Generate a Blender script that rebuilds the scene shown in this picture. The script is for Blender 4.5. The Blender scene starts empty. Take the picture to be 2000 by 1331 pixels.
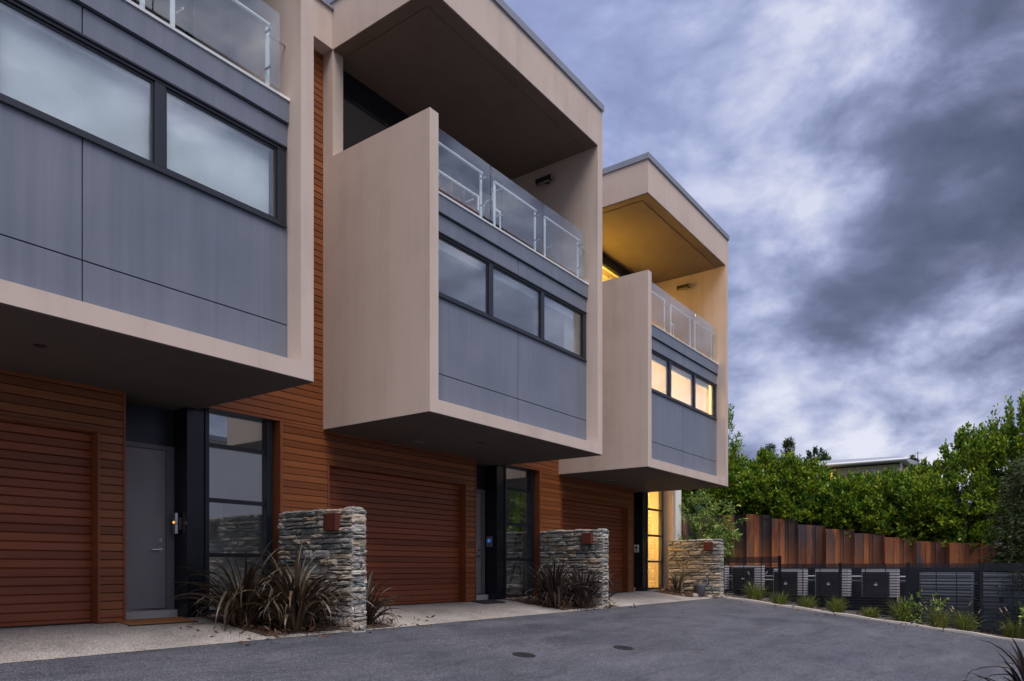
import bpy, math, random
import numpy as np
from mathutils import Vector, Matrix
R = math.radians
C = bpy.context.scene.collection
sc = bpy.context.scene

# ------------------------------------------------------------------ camera
TH = R(36.348)
cam_d = bpy.data.cameras.new("camera"); cam = bpy.data.objects.new("camera", cam_d); C.objects.link(cam)
cam.location = (0, 0, 0)
cam.rotation_euler = (R(90), 0, TH - R(90))
cam_d.sensor_width = 36; cam_d.lens = 1422.1 / 2000 * 36
cam_d.shift_y = (1108.95 - 665.5) / 2000
cam_d.clip_start = 0.05; cam_d.clip_end = 3000
sc.camera = cam

# ------------------------------------------------------------------ world + sun
SUN_EL, SUN_DIR = R(62), Vector((-.55, -.80, 0)).normalized()
w = bpy.data.worlds.new("World"); sc.world = w; w.use_nodes = True
nt = w.node_tree; nt.nodes.clear()
class NT:
    def __init__(s, t): s.t = t
    def n(s, typ, **kw):
        o = s.t.nodes.new(typ)
        for k, v in kw.items():
            if k.startswith('i_'):
                o.inputs[k[2:]].default_value = v
            elif k.startswith('x'):
                o.inputs[int(k[1:])].default_value = v
            else: setattr(o, k, v)
        return o
    def l(s, a, b): s.t.links.new(a, b)
    def math(s, op, a, b=None, c=None, clamp=False):
        o = s.t.nodes.new('ShaderNodeMath'); o.operation = op; o.use_clamp = clamp
        for i, v in enumerate((a, b, c)):
            if v is None: continue
            if isinstance(v, (int, float)): o.inputs[i].default_value = v
            else: s.l(v, o.inputs[i])
        return o.outputs[0]
    def vmath(s, op, a, b=None):
        o = s.t.nodes.new('ShaderNodeVectorMath'); o.operation = op
        for i, v in enumerate((a, b)):
            if v is None: continue
            if isinstance(v, (tuple, list)): o.inputs[i].default_value = v
            else: s.l(v, o.inputs[i])
        return o
    def ramp(s, f, stops):
        o = s.t.nodes.new('ShaderNodeValToRGB'); cr = o.color_ramp
        while len(cr.elements) < len(stops): cr.elements.new(.5)
        for e, (p, c) in zip(cr.elements, stops):
            e.position = p; e.color = tuple(c) + (1,) if len(c) == 3 else c
        s.l(f, o.inputs[0]); return o.outputs[0]
    def mix(s, f, a, b, mode='MIX'):
        o = s.t.nodes.new('ShaderNodeMix'); o.data_type = 'RGBA'; o.blend_type = mode
        for i, v in ((0, f), (6, a), (7, b)):
            if isinstance(v, (int, float)): o.inputs[i].default_value = v
            elif isinstance(v, (tuple, list)): o.inputs[i].default_value = tuple(v) + (1,) if len(v) == 3 else v
            else: s.l(v, o.inputs[i])
        return o.outputs[2]
    def noise(s, vec, scale, detail=4, rough=.5, dist=0, out=0):
        o = s.t.nodes.new('ShaderNodeTexNoise'); o.inputs['Scale'].default_value = scale
        o.inputs['Detail'].default_value = detail; o.inputs['Roughness'].default_value = rough
        o.inputs['Distortion'].default_value = dist
        if vec is not None: s.l(vec, o.inputs['Vector'])
        return o.outputs[out]
W = NT(nt)
sky = W.n('ShaderNodeTexSky', sky_type='NISHITA', sun_disc=False)
sky.sun_elevation = SUN_EL; sky.sun_rotation = math.atan2(SUN_DIR.x, SUN_DIR.y)
tc = W.n('ShaderNodeTexCoord')
nrm = W.vmath('NORMALIZE', tc.outputs['Generated']).outputs[0]
sep = W.n('ShaderNodeSeparateXYZ'); W.l(nrm, sep.inputs[0])
zz = W.math('ADD', W.math('MAXIMUM', sep.outputs[2], 0.0), .22)
px = W.math('DIVIDE', sep.outputs[0], zz); py = W.math('DIVIDE', sep.outputs[1], zz)
cmb = W.n('ShaderNodeCombineXYZ'); W.l(px, cmb.inputs[0]); W.l(py, cmb.inputs[1])
mp = W.n('ShaderNodeMapping'); W.l(cmb.outputs[0], mp.inputs[0])
mp.inputs['Rotation'].default_value = (0, 0, R(28)); mp.inputs['Scale'].default_value = (.62, 1.0, 1)
mp.inputs['Location'].default_value = (3.1, 1.7, 0)
LOBES = [((1900, 200), 60, -.15), ((1960, 330), 200, -.05), ((1760, 320), 260, -.06), ((1640, 300), 400, -.02), ((1610, 610), 500, -.11), ((1730, 585), 600, -.08), ((1860, 535), 600, -.07), ((1970, 490), 500, -.05), ((1490, 580), 900, -.03),
         ((1640, 400), 700, .10), ((1580, 455), 600, .12), ((1500, 520), 700, .09), ((1450, 620), 600, .06), ((1490, 300), 1500, .07), ((1730, 470), 700, .05), ((1880, 420), 700, .07),
         ((1640, 700), 600, .10), ((1500, 690), 500, .09), ((1780, 680), 600, .09), ((1880, 610), 700, .10), ((1960, 610), 700, .08), ((1650, 90), 260, .04), ((1850, 10), 300, .04), ((1500, 190), 150, .03), ((1250, 130), 60, -.03),
         ((1500, 790), 1200, .05), ((1650, 870), 900, .05), ((1560, 770), 1800, -.05), ((1760, 810), 1200, -.05), ((1850, 760), 1500, .03), ((1900, 830), 1200, .05)]
n1 = W.noise(mp.outputs[0], 1.0, 9, .52, .3)
mp2 = W.n('ShaderNodeMapping'); W.l(nrm, mp2.inputs[0]); mp2.inputs['Rotation'].default_value = (0, 0, R(36)); mp2.inputs['Scale'].default_value = (1, 1, 1.7)
n2 = W.noise(mp2.outputs[0], 5.2, 11, .58, .25)
n5 = W.noise(mp2.outputs[0], 7.5, 8, .5, .1); n4 = W.math('SUBTRACT', W.math('ABSOLUTE', W.math('SUBTRACT', n5, .5)), .06)
n3 = W.noise(mp2.outputs[0], 3.0, 5, .55, 0, 1)
nn = W.math('ADD', W.math('ADD', .5, W.math('MULTIPLY', n4, .42)), W.math('ADD', W.math('MULTIPLY', W.math('SUBTRACT', n1, .5), .42), W.math('MULTIPLY', W.math('SUBTRACT', n2, .5), .62)))
wv = W.vmath('NORMALIZE', W.vmath('ADD', nrm, W.vmath('MULTIPLY', W.vmath('SUBTRACT', n3, (.5, .5, .5)).outputs[0], (.15, .15, .15)).outputs[0]).outputs[0]).outputs[0]
for (u_, v_), shp, amp in LOBES:      # broad banks of cloud: light ones and heavy ones
    a_ = (u_ - 1000) / 1422.1; dv = Vector((math.cos(TH) + a_ * math.sin(TH), math.sin(TH) - a_ * math.cos(TH), (1108.95 - v_) / 1422.1)).normalized()
    dd_ = W.vmath('DOT_PRODUCT', wv, tuple(dv)).outputs['Value']
    nn = W.math('ADD', nn, W.math('MULTIPLY', W.math('POWER', W.math('MAXIMUM', dd_, 0.0), float(shp)), amp * .85))
ccol = W.ramp(nn, [(.24, (.055, .068, .115)), (.34, (.095, .115, .18)), (.42, (.170, .190, .310)), (.485, (.29, .335, .51)), (.54, (.48, .525, .735)), (.625, (.84, .85, .96))])
# the clear bluish upper left part
dl = W.vmath('DOT_PRODUCT', nrm, tuple(Vector((.62, .58, .53)).normalized())); 
clr = W.math('MULTIPLY', W.math('POWER', W.math('MAXIMUM', dl.outputs['Value'], 0.0), 10.0), .75, clamp=True)
ccol = W.mix(clr, ccol, (.36, .43, .74))
# afterglow half of the sky behind the photographer is brighter
db = W.vmath('DOT_PRODUCT', nrm, tuple(Vector((-.36, -.52, .88)).normalized()))
gl = W.math('POWER', W.math('MAXIMUM', db.outputs['Value'], 0.0), 3.0)
dk = W.vmath('DOT_PRODUCT', nrm, tuple(Vector((-.6, -.8, 0)).normalized())).outputs['Value']
ccol = W.mix(W.math('MULTIPLY', W.math('MAXIMUM', dk, 0.0), .75), ccol, (.02, .022, .03))
glow = W.mix(gl, (.86, .86, .86), (3.6, 3.35, 3.0))
ccol = W.mix(1.0, ccol, glow, 'MULTIPLY')
b1 = W.n('ShaderNodeBackground'); W.l(ccol, b1.inputs[0]); b1.inputs[1].default_value = 1.0
b2 = W.n('ShaderNodeBackground'); W.l(sky.outputs[0], b2.inputs[0]); b2.inputs[1].default_value = .05
ms = W.n('ShaderNodeMixShader'); ms.inputs[0].default_value = .93
W.l(b2.outputs[0], ms.inputs[1]); W.l(b1.outputs[0], ms.inputs[2])
wo = W.n('ShaderNodeOutputWorld'); W.l(ms.outputs[0], wo.inputs[0])

sd = bpy.data.lights.new("sun", 'SUN'); so = bpy.data.objects.new("sun", sd); C.objects.link(so)
sd.energy = 2.75; sd.angle = R(36); sd.color = (1.0, .90, .84)
sv = Vector((SUN_DIR.x * math.cos(SUN_EL), SUN_DIR.y * math.cos(SUN_EL), math.sin(SUN_EL)))
so.rotation_euler = sv.to_track_quat('Z', 'Y').to_euler()

sc.view_settings.view_transform = 'Standard'; sc.view_settings.look = 'None'
sc.view_settings.exposure = .24; sc.view_settings.gamma = 1; sc.view_settings.use_curve_mapping = False
sc.render.engine = 'CYCLES'
sc.cycles.max_bounces = 8; sc.cycles.transparent_max_bounces = 16
sc.cycles.sample_clamp_indirect = 4

# ------------------------------------------------------------------ materials
def newmat(name):
    m = bpy.data.materials.new(name); m.use_nodes = True
    t = NT(m.node_tree); p = m.node_tree.nodes['Principled BSDF']
    return m, t, p
def bump(t, p, h, strength=.3, dist=.01):
    b = t.n('ShaderNodeBump'); b.inputs['Strength'].default_value = strength; b.inputs['Distance'].default_value = dist
    t.l(h, b.inputs['Height']); t.l(b.outputs[0], p.inputs['Normal'])
def wpos(t):
    return t.n('ShaderNodeNewGeometry').outputs['Position']
def scaled(t, v, s):
    m = t.n('ShaderNodeMapping'); m.inputs['Scale'].default_value = s; t.l(v, m.inputs[0]); return m.outputs[0]
def simple(name, col, rough=.5, metal=0, var=.12, vs=3.0, bmp=0, bs=60):
    m, t, p = newmat(name)
    pos = wpos(t); n = t.noise(pos, vs, 4, .6)
    c = t.mix(n, tuple(x * (1 - var) for x in col), tuple(min(1, x * (1 + var)) for x in col))
    t.l(c, p.inputs['Base Color']); p.inputs['Roughness'].default_value = rough; p.inputs['Metallic'].default_value = metal
    if bmp: bump(t, p, t.noise(pos, bs, 3), bmp, .004)
    return m
M = {}
def mk_plaster(name, col):
    m, t, p = newmat(name); pos = wpos(t)
    a = t.noise(pos, .9, 5, .6); s = t.noise(scaled(t, pos, (3.2, 3.2, .16)), 1.4, 5, .62)
    f = t.math('ADD', t.math('MULTIPLY', a, .55), t.math('MULTIPLY', s, .45))
    fine = t.noise(pos, 160, 2, .5)
    c = t.ramp(f, [(.25, tuple(x * .74 for x in col)), (.5, col), (.75, tuple(x * 1.08 for x in col))])
    c = t.mix(t.math('MULTIPLY', fine, .14), c, tuple(x * .55 for x in col))
    t.l(c, p.inputs['Base Color']); p.inputs['Roughness'].default_value = .85
    bump(t, p, fine, .25, .003)
    return m
M['plaster'] = mk_plaster('cream_plaster', (.58, .482, .422))
M['soffit'] = mk_plaster('soffit_shade', (.085, .066, .054))  # cream underside given a dark tone that stands in for its shade
def mk_panel():
    m, t, p = newmat('grey_panel'); pos = wpos(t)
    a = t.noise(pos, 1.1, 4, .55); s = t.noise(scaled(t, pos, (7, 7, .25)), 1.2, 6, .65)
    s2 = t.noise(scaled(t, pos, (26, 26, .5)), 1.0, 3, .6)
    f = t.math('ADD', t.math('MULTIPLY', a, .4), t.math('ADD', t.math('MULTIPLY', s, .4), t.math('MULTIPLY', s2, .2)))
    c = t.ramp(f, [(.3, (.120, .142, .188)), (.5, (.155, .178, .228)), (.72, (.21, .228, .278))])
    t.l(c, p.inputs['Base Color']); p.inputs['Roughness'].default_value = .34
    bump(t, p, a, .08, .01)
    return m
M['panel'] = mk_panel()
def mk_wood(name, c1, c2, c3, pitch, z0):
    m, t, p = newmat(name); pos = wpos(t)
    sp = t.n('ShaderNodeSeparateXYZ'); t.l(pos, sp.inputs[0])
    idx = t.math('FLOOR', t.math('DIVIDE', t.math('SUBTRACT', sp.outputs[2], z0), pitch))
    wn = t.n('ShaderNodeTexWhiteNoise', noise_dimensions='1D'); t.l(idx, wn.inputs['W'])
    off = t.n('ShaderNodeCombineXYZ'); t.l(t.math('MULTIPLY', wn.outputs[0], 37.0), off.inputs[0]); t.l(sp.outputs[2], off.inputs[2])
    v = t.vmath('ADD', pos, off.outputs[0]).outputs[0]
    g = t.noise(scaled(t, v, (1.6, 1.6, 40)), 1.5, 6, .65, .4)
    blotch = t.noise(scaled(t, v, (.8, .8, 4)), 1.2, 3, .5)
    f = t.math('ADD', t.math('MULTIPLY', g, .50), t.math('ADD', t.math('MULTIPLY', wn.outputs[0], .28), t.math('MULTIPLY', blotch, .20)))
    c = t.ramp(f, [(.3, c1), (.52, c2), (.75, c3)])
    t.l(c, p.inputs['Base Color']); p.inputs['Roughness'].default_value = .45
    bump(t, p, g, .15, .003)
    return m
M['wood'] = mk_wood('cedar_boards', (.16, .045, .013), (.25, .076, .021), (.34, .115, .034), .098, 0)
M['gdoor'] = mk_wood('garage_door_timber', (.16, .036, .012), (.24, .060, .019), (.33, .090, .028), .0985, 0)
M['woodtrim'] = mk_wood('timber_trim', (.16, .045, .014), (.24, .07, .022), (.30, .10, .035), 5, 0)
M['black'] = simple('black_joinery', (.012, .015, .022), .32, .0, .2)
M['column'] = simple('black_column_paint', (.008, .010, .016), .25, 0, .25, 2)
M['frame'] = simple('charcoal_frame', (.03, .034, .045), .35, .3, .15)
M['door'] = simple('grey_door_paint', (.25, .23, .24), .4, 0, .14, 2.5)
M['jamb'] = simple('grey_jamb', (.16, .16, .175), .45)
M['white'] = simple('white_powdercoat', (.86, .86, .88), .35, 0, .05)
M['flash'] = simple('grey_flashing', (.27, .29, .34), .4, .3, .15)
M['steel'] = simple('brushed_steel', (.55, .55, .56), .28, 1, .1)
M['conc_sill'] = simple('concrete_sill', (.48, .45, .42), .85, 0, .15, 6, .3, 120)
M['dark'] = simple('dark_plastic', (.018, .018, .02), .4)
M['rust'] = None
def mk_glass(name, tint=(.92, .96, .97), base=.0):
    m = bpy.data.materials.new(name); m.use_nodes = True; t = NT(m.node_tree); m.node_tree.nodes.clear()
    tr = t.n('ShaderNodeBsdfTransparent'); tr.inputs[0].default_value = tint + (1,)
    gl = t.n('ShaderNodeBsdfGlossy'); gl.inputs['Roughness'].default_value = .012; gl.inputs[0].default_value = (.95, .97, 1, 1)
    pos = wpos(t); b = t.n('ShaderNodeBump'); b.inputs['Strength'].default_value = .03; b.inputs['Distance'].default_value = .02
    t.l(t.noise(pos, 1.3, 2), b.inputs['Height']); t.l(b.outputs[0], gl.inputs['Normal'])
    g = t.n('ShaderNodeNewGeometry'); dt = t.vmath('DOT_PRODUCT', g.outputs['Normal'], g.outputs['Incoming']).outputs['Value']
    k = t.math('POWER', t.math('SUBTRACT', 1.0, t.math('ABSOLUTE', dt)), 4.0)
    f = t.math('ADD', t.math('MULTIPLY', k, .92), base, clamp=True)
    mx = t.n('ShaderNodeMixShader'); t.l(f, mx.inputs[0]); t.l(tr.outputs[0], mx.inputs[1]); t.l(gl.outputs[0], mx.inputs[2])
    o = t.n('ShaderNodeOutputMaterial'); t.l(mx.outputs[0], o.inputs[0]); return m
M['glass'] = mk_glass('window_glass', (.92, .95, .96), .26)
M['rglass'] = mk_glass('ribbon_window_glass', (.96, .985, .985), .17)
M['bglass'] = mk_glass('balustrade_glass', (.91, .96, .965), .10)
def mk_stone():
    m, t, p = newmat('stacked_schist'); pos = wpos(t)
    g = t.n('ShaderNodeNewGeometry'); ri = g.outputs['Random Per Island']
    wn = t.n('ShaderNodeTexWhiteNoise', noise_dimensions='1D'); t.l(ri, wn.inputs['W'])
    a = t.noise(scaled(t, pos, (1, 1, 1.5)), 10, 8, .66, .5); v = t.noise(scaled(t, pos, (1, 1, 1.6)), 38, 6, .7, .4)
    base = t.ramp(ri, [(0, (.17, .205, .205)), (.25, (.29, .285, .275)), (.5, (.39, .37, .34)), (.68, (.48, .46, .42)), (.82, (.42, .34, .245)), (.9, (.60, .57, .55)), (1, (.25, .27, .275))])
    f = t.math('ADD', t.math('MULTIPLY', a, .6), t.math('MULTIPLY', v, .4))
    sh = t.ramp(f, [(.30, (.38, .38, .40)), (.5, (.95, .94, .92)), (.70, (1.55, 1.5, 1.42))])
    c = t.mix(1.0, base, sh, 'MULTIPLY')
    rs = t.ramp(t.noise(pos, 3.4, 5, .6), [(.55, (0, 0, 0)), (.70, (1, 1, 1))])
    rf = t.math('MULTIPLY', rs, .55); c = t.mix(rf, c, (.33, .235, .14))
    t.l(c, p.inputs['Base Color']); p.inputs['Roughness'].default_value = .8
    bump(t, p, f, .9, .02); return m
M['stone'] = mk_stone()
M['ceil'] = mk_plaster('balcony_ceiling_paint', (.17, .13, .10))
M['mortar'] = simple('dark_mortar', (.07, .065, .06), .95, 0, .3, 20)
def mk_asphalt():
    m, t, p = newmat('asphalt'); pos = wpos(t)
    a = t.noise(pos, .55, 5, .6, .5); b = t.noise(scaled(t, pos, (.5, 1.6, 1)), 1.1, 5, .65, .6); f = t.noise(pos, 140, 2, .6)
    vo = t.n('ShaderNodeTexVoronoi', i_Scale=115.0); t.l(pos, vo.inputs['Vector'])
    k = t.math('ADD', t.math('MULTIPLY', a, .45), t.math('MULTIPLY', b, .55))
    c = t.ramp(k, [(.36, (.052, .058, .074)), (.50, (.082, .089, .110)), (.64, (.115, .121, .144))])
    agg = t.ramp(vo.outputs['Color'], [(.2, (.45, .45, .46)), (.7, (1.1, 1.1, 1.1)), (.93, (2.2, 2.2, 2.3))])
    c = t.mix(1.0, c, agg, 'MULTIPLY')
    # thin repair cracks / tyre scuffs
    w1 = t.noise(scaled(t, pos, (.28, 1.9, 1)), 1.0, 6, .7, 1.2)
    cr = t.ramp(w1, [(.485, (1, 1, 1)), (.5, (.62, .62, .62)), (.515, (1, 1, 1))])
    c = t.mix(1.0, c, cr, 'MULTIPLY')
    st_ = t.ramp(t.noise(scaled(t, pos, (.8, 1.3, 1)), 1.6, 4, .55, .8), [(.60, (1, 1, 1)), (.68, (.74, .74, .75))])
    c = t.mix(1.0, c, st_, 'MULTIPLY')
    t.l(c, p.inputs['Base Color'])
    rr = t.math('ADD', t.math('MULTIPLY', a, .25), .52); t.l(rr, p.inputs['Roughness'])
    bump(t, p, vo.outputs['Distance'], .6, .006); return m
M['asphalt'] = mk_asphalt()
def mk_agg():
    m, t, p = newmat('exposed_aggregate'); pos = wpos(t)
    vo = t.n('ShaderNodeTexVoronoi', i_Scale=95.0); t.l(pos, vo.inputs['Vector'])
    c = t.ramp(vo.outputs['Color'], [(.1, (.17, .15, .13)), (.35, (.36, .33, .30)), (.7, (.52, .49, .45)), (.95, (.70, .68, .65))])
    a = t.noise(pos, 1.3, 5, .65); sh = t.ramp(a, [(.3, (.62, .61, .60)), (.6, (.92, .92, .92)), (.8, (1.05, 1.05, 1.05))])
    c = t.mix(1.0, c, sh, 'MULTIPLY'); t.l(c, p.inputs['Base Color']); p.inputs['Roughness'].default_value = .75
    bump(t, p, vo.outputs['Distance'], .5, .005); return m
M['agg'] = mk_agg()
def mk_soil(name='soil', a=(.045, .032, .022), b=(.10, .075, .05)):
    m, t, p = newmat(name); pos = wpos(t); n = t.noise(pos, 14, 8, .7)
    t.l(t.ramp(n, [(.3, a), (.7, b)]), p.inputs['Base Color']); p.inputs['Roughness'].default_value = .95
    bump(t, p, n, .9, .03); return m
M['soil'] = mk_soil(); M['gravel'] = mk_soil('bed_gravel', (.08, .075, .065), (.30, .28, .25))
M['grassland'] = mk_soil('rough_grass', (.02, .03, .012), (.06, .08, .03))
def mk_rust(name, dk, md, lt, blue=.5):
    m, t, p = newmat(name); pos = wpos(t)
    g = t.n('ShaderNodeNewGeometry')
    a = t.noise(scaled(t, pos, (3, 3, .55)), 1.3, 7, .65, .5); f = t.noise(pos, 22, 6, .7)
    k = t.math('ADD', t.math('MULTIPLY', a, .72), t.math('MULTIPLY', f, .28))
    c = t.ramp(k, [(.34, dk), (.50, md), (.66, lt)])
    bl = t.noise(scaled(t, pos, (1, 1, .18)), 2.3, 4, .6)
    c = t.mix(t.math('MULTIPLY', t.ramp(bl, [(.50, (0, 0, 0)), (.60, (1, 1, 1))]), blue), c, (.06, .055, .065))
    if blue:
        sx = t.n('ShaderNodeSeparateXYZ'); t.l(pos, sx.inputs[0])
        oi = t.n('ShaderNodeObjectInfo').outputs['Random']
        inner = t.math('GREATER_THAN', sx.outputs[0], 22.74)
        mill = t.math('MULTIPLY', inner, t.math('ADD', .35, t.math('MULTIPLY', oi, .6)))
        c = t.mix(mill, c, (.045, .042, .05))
        hi = t.math('MULTIPLY', t.math('MULTIPLY', oi, 1.7, clamp=True), t.ramp(sx.outputs[2], [(.0, (1, 1, 1)), (1.0, (0, 0, 0))]))
        c = t.mix(t.math('MULTIPLY', hi, .65), c, (.55, .21, .07))
    t.l(c, p.inputs['Base Color']); p.inputs['Roughness'].default_value = .75; bump(t, p, f, .4, .006); return m
M['rust'] = mk_rust('rusted_steel_piles', (.045, .018, .013), (.19, .060, .026), (.46, .17, .068), .95)
M['corten'] = mk_rust('corten_plate', (.055, .011, .006), (.11, .020, .009), (.16, .035, .014), 0)
def mk_leaf(name, stops, trans=.35, gloss=.35, zr=None):
    m = bpy.data.materials.new(name); m.use_nodes = True; t = NT(m.node_tree); m.node_tree.nodes.clear()
    g = t.n('ShaderNodeNewGeometry'); pos = g.outputs['Position']
    cl = t.noise(pos, 1.3, 5, .7)
    k = t.math('ADD', t.math('MULTIPLY', g.outputs['Random Per Island'], .55), t.math('MULTIPLY', cl, .45))
    c = t.ramp(k, stops)
    p = t.n('ShaderNodeBsdfPrincipled'); t.l(c, p.inputs['Base Color']); p.inputs['Roughness'].default_value = gloss
    tr = t.n('ShaderNodeBsdfTranslucent'); t.l(c, tr.inputs[0])
    mx = t.n('ShaderNodeMixShader'); mx.inputs[0].default_value = trans
    t.l(p.outputs[0], mx.inputs[1]); t.l(tr.outputs[0], mx.inputs[2])
    o = t.n('ShaderNodeOutputMaterial'); t.l(mx.outputs[0], o.inputs[0]); return m
M['hedge'] = mk_leaf('hedge_leaves', [(.22, (.025, .075, .012)), (.42, (.075, .18, .018)), (.62, (.24, .36, .025)), (.80, (.50, .52, .05))])
M['tree'] = mk_leaf('tree_leaves', [(.2, (.035, .10, .025)), (.45, (.14, .26, .05)), (.75, (.38, .46, .11))])
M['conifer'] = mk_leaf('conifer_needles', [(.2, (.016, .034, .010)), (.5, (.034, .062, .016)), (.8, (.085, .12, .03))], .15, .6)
M['flax'] = mk_leaf('flax_blades', [(.18, (.026, .018, .014)), (.45, (.055, .036, .024)), (.66, (.09, .068, .034)), (.82, (.16, .10, .065)), (.94, (.34, .26, .19))], .15, .4)
M['flaxdk'] = mk_leaf('dark_flax_blades', [(.2, (.020, .014, .014)), (.5, (.042, .028, .024)), (.78, (.08, .055, .035)), (.95, (.22, .16, .12))], .12, .4)
M['tuft'] = mk_leaf('tuft_blades', [(.2, (.05, .075, .015)), (.5, (.13, .175, .025)), (.72, (.24, .27, .05)), (.88, (.36, .24, .08))], .3, .5)
M['litter'] = mk_leaf('dead_leaves', [(.2, (.05, .022, .012)), (.5, (.12, .05, .025)), (.8, (.22, .13, .08))], .1, .7)
M['bark'] = simple('bark', (.075, .058, .042), .9, 0, .4, 9, .8, 30)
M['palewall'] = simple('interior_wall', (.90, .89, .86), .8, 0, .03)
M['floor_in'] = simple('interior_floor', (.30, .22, .15), .5, 0, .1)
def mk_blind(name, col, tr=.5):
    m = bpy.data.materials.new(name); m.use_nodes = True; t = NT(m.node_tree); m.node_tree.nodes.clear()
    n = t.noise(wpos(t), 5, 3); c = t.mix(n, tuple(x * .95 for x in col), col)
    d = t.n('ShaderNodeBsdfDiffuse'); t.l(c, d.inputs[0]); r = t.n('ShaderNodeBsdfTranslucent'); t.l(c, r.inputs[0])
    mx = t.n('ShaderNodeMixShader'); mx.inputs[0].default_value = tr; t.l(d.outputs[0], mx.inputs[1]); t.l(r.outputs[0], mx.inputs[2])
    o = t.n('ShaderNodeOutputMaterial'); t.l(mx.outputs[0], o.inputs[0]); return m
M['blind'] = mk_blind('roller_blind', (.90, .965, .97), .06)
M['curtain'] = mk_blind('curtain_cloth', (.85, .82, .76), .5)
def emis(name, col, s):
    m, t, p = newmat(name); p.inputs['Base Color'].default_value = col + (1,)
    p.inputs['Emission Color'].default_value = col + (1,); p.inputs['Emission Strength'].default_value = s; return m
M['bluelight'] = emis('blue_screen', (.05, .25, .9), .35)
M['amber'] = emis('amber_lamp', (1, .40, .08), 1.6)
M['amberwin'] = emis('lit_window', (1, .45, .07), 1.6)
M['bulb'] = emis('warm_bulb', (1, .55, .12), 90)
M['farroof'] = simple('far_metal_roof', (.34, .37, .42), .45, .2, .1)
M['farwall'] = simple('far_house_wall', (.42, .36, .25), .8)
M['seed'] = simple('seed_head', (.40, .32, .24), .9)
M['pot'] = simple('grey_pot', (.10, .095, .11), .55, 0, .2, 8)
M['mat'] = simple('coir_mat', (.30, .12, .035), .95, 0, .35, 60, .8, 300)
M['rubber'] = simple('rubber_mat', (.03, .03, .032), .8)
M['furn'] = mk_wood('dark_timber_furniture', (.07, .02, .01), (.12, .035, .016), (.16, .05, .02), .2, 0)
M['acbody'] = simple('ac_casing', (.40, .40, .45), .5, 0, .08)
M['acdark'] = simple('ac_grille', (.035, .037, .045), .5)
M['cabinet'] = simple('pale_cabinet', (.17, .20, .25), .5, 0, .12)
M['iron'] = simple('cast_iron', (.035, .033, .034), .6, .4, .3, 30, .5, 80)

# ------------------------------------------------------------------ mesh helpers
class MB:
    def __init__(s): s.v = []; s.f = []
    def box(s, x0, x1, y0, y1, z0, z1):
        b = len(s.v)
        s.v += [(x0, y0, z0), (x1, y0, z0), (x1, y1, z0), (x0, y1, z0), (x0, y0, z1), (x1, y0, z1), (x1, y1, z1), (x0, y1, z1)]
        s.f += [tuple(b + i for i in q) for q in ((0, 3, 2, 1), (4, 5, 6, 7), (0, 1, 5, 4), (1, 2, 6, 5), (2, 3, 7, 6), (3, 0, 4, 7))]
        return s
    def tube(s, pts, r, n=8, r2=None):
        pts = [Vector(p) for p in pts]; rings = []
        for i, p in enumerate(pts):
            d = (pts[min(i + 1, len(pts) - 1)] - pts[max(i - 1, 0)]).normalized()
            a = d.orthogonal().normalized(); c = d.cross(a)
            rr = r if r2 is None else r + (r2 - r) * i / (len(pts) - 1)
            b = len(s.v); rings.append(b)
            for k in range(n):
                t = 2 * math.pi * k / n
                s.v.append(tuple(p + a * math.cos(t) * rr + c * math.sin(t) * rr))
        for i in range(len(rings) - 1):
            for k in range(n):
                s.f.append((rings[i] + k, rings[i] + (k + 1) % n, rings[i + 1] + (k + 1) % n, rings[i + 1] + k))
        s.f.append(tuple(rings[0] + k for k in reversed(range(n)))); s.f.append(tuple(rings[-1] + k for k in range(n)))
        return s
    def lathe(s, prof, cx, cy, cz, n=24):
        b = len(s.v)
        for r, z in prof:
            for k in range(n):
                t = 2 * math.pi * k / n; s.v.append((cx + r * math.cos(t), cy + r * math.sin(t), cz + z))
        for i in range(len(prof) - 1):
            for k in range(n):
                s.f.append((b + i * n + k, b + i * n + (k + 1) % n, b + (i + 1) * n + (k + 1) % n, b + (i + 1) * n + k))
        s.f.append(tuple(b + k for k in reversed(range(n)))); s.f.append(tuple(b + (len(prof) - 1) * n + k for k in range(n)))
        return s
    def add(s, v, f):
        b = len(s.v); s.v += [tuple(x) for x in v]; s.f += [tuple(b + i for i in q) for q in f]
def link(name, verts, faces, mat, parent=None, loc=(0, 0, 0), smooth=False, bev=0):
    me = bpy.data.meshes.new(name); me.from_pydata(verts, [], faces); me.update()
    if mat: me.materials.append(mat)
    if smooth:
        me.polygons.foreach_set('use_smooth', [True] * len(me.polygons))
    o = bpy.data.objects.new(name, me); C.objects.link(o); o.location = loc
    if parent: o.parent = parent
    if bev:
        b = o.modifiers.new('bevel', 'BEVEL'); b.width = bev; b.segments = 2; b.limit_method = 'ANGLE'
    return o
def obj(name, mb, mat, parent=None, org=(0, 0, 0), smooth=False, bev=0):
    v = [(a - org[0], b - org[1], c - org[2]) for a, b, c in mb.v]
    return link(name, v, mb.f, mat, parent, (0, 0, 0) if parent else org, smooth, bev)
def tag(o, label=None, cat=None, group=None, kind=None):
    if label: o['label'] = label
    if cat: o['category'] = cat
    if group: o['group'] = group
    if kind: o['kind'] = kind
    return o
def thing(name, label, cat, loc, group=None):
    o = bpy.data.objects.new(name, None); C.objects.link(o); o.location = loc; o.empty_display_size = .2
    return tag(o, label, cat, group)
def part(name, mb, mat, root, smooth=False, bev=0, sub=None):
    """mb is in world coordinates; root gives the origin; sub = parent part"""
    o = obj(name, mb, mat, sub or root, tuple(root.location), smooth, bev); return o

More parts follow.
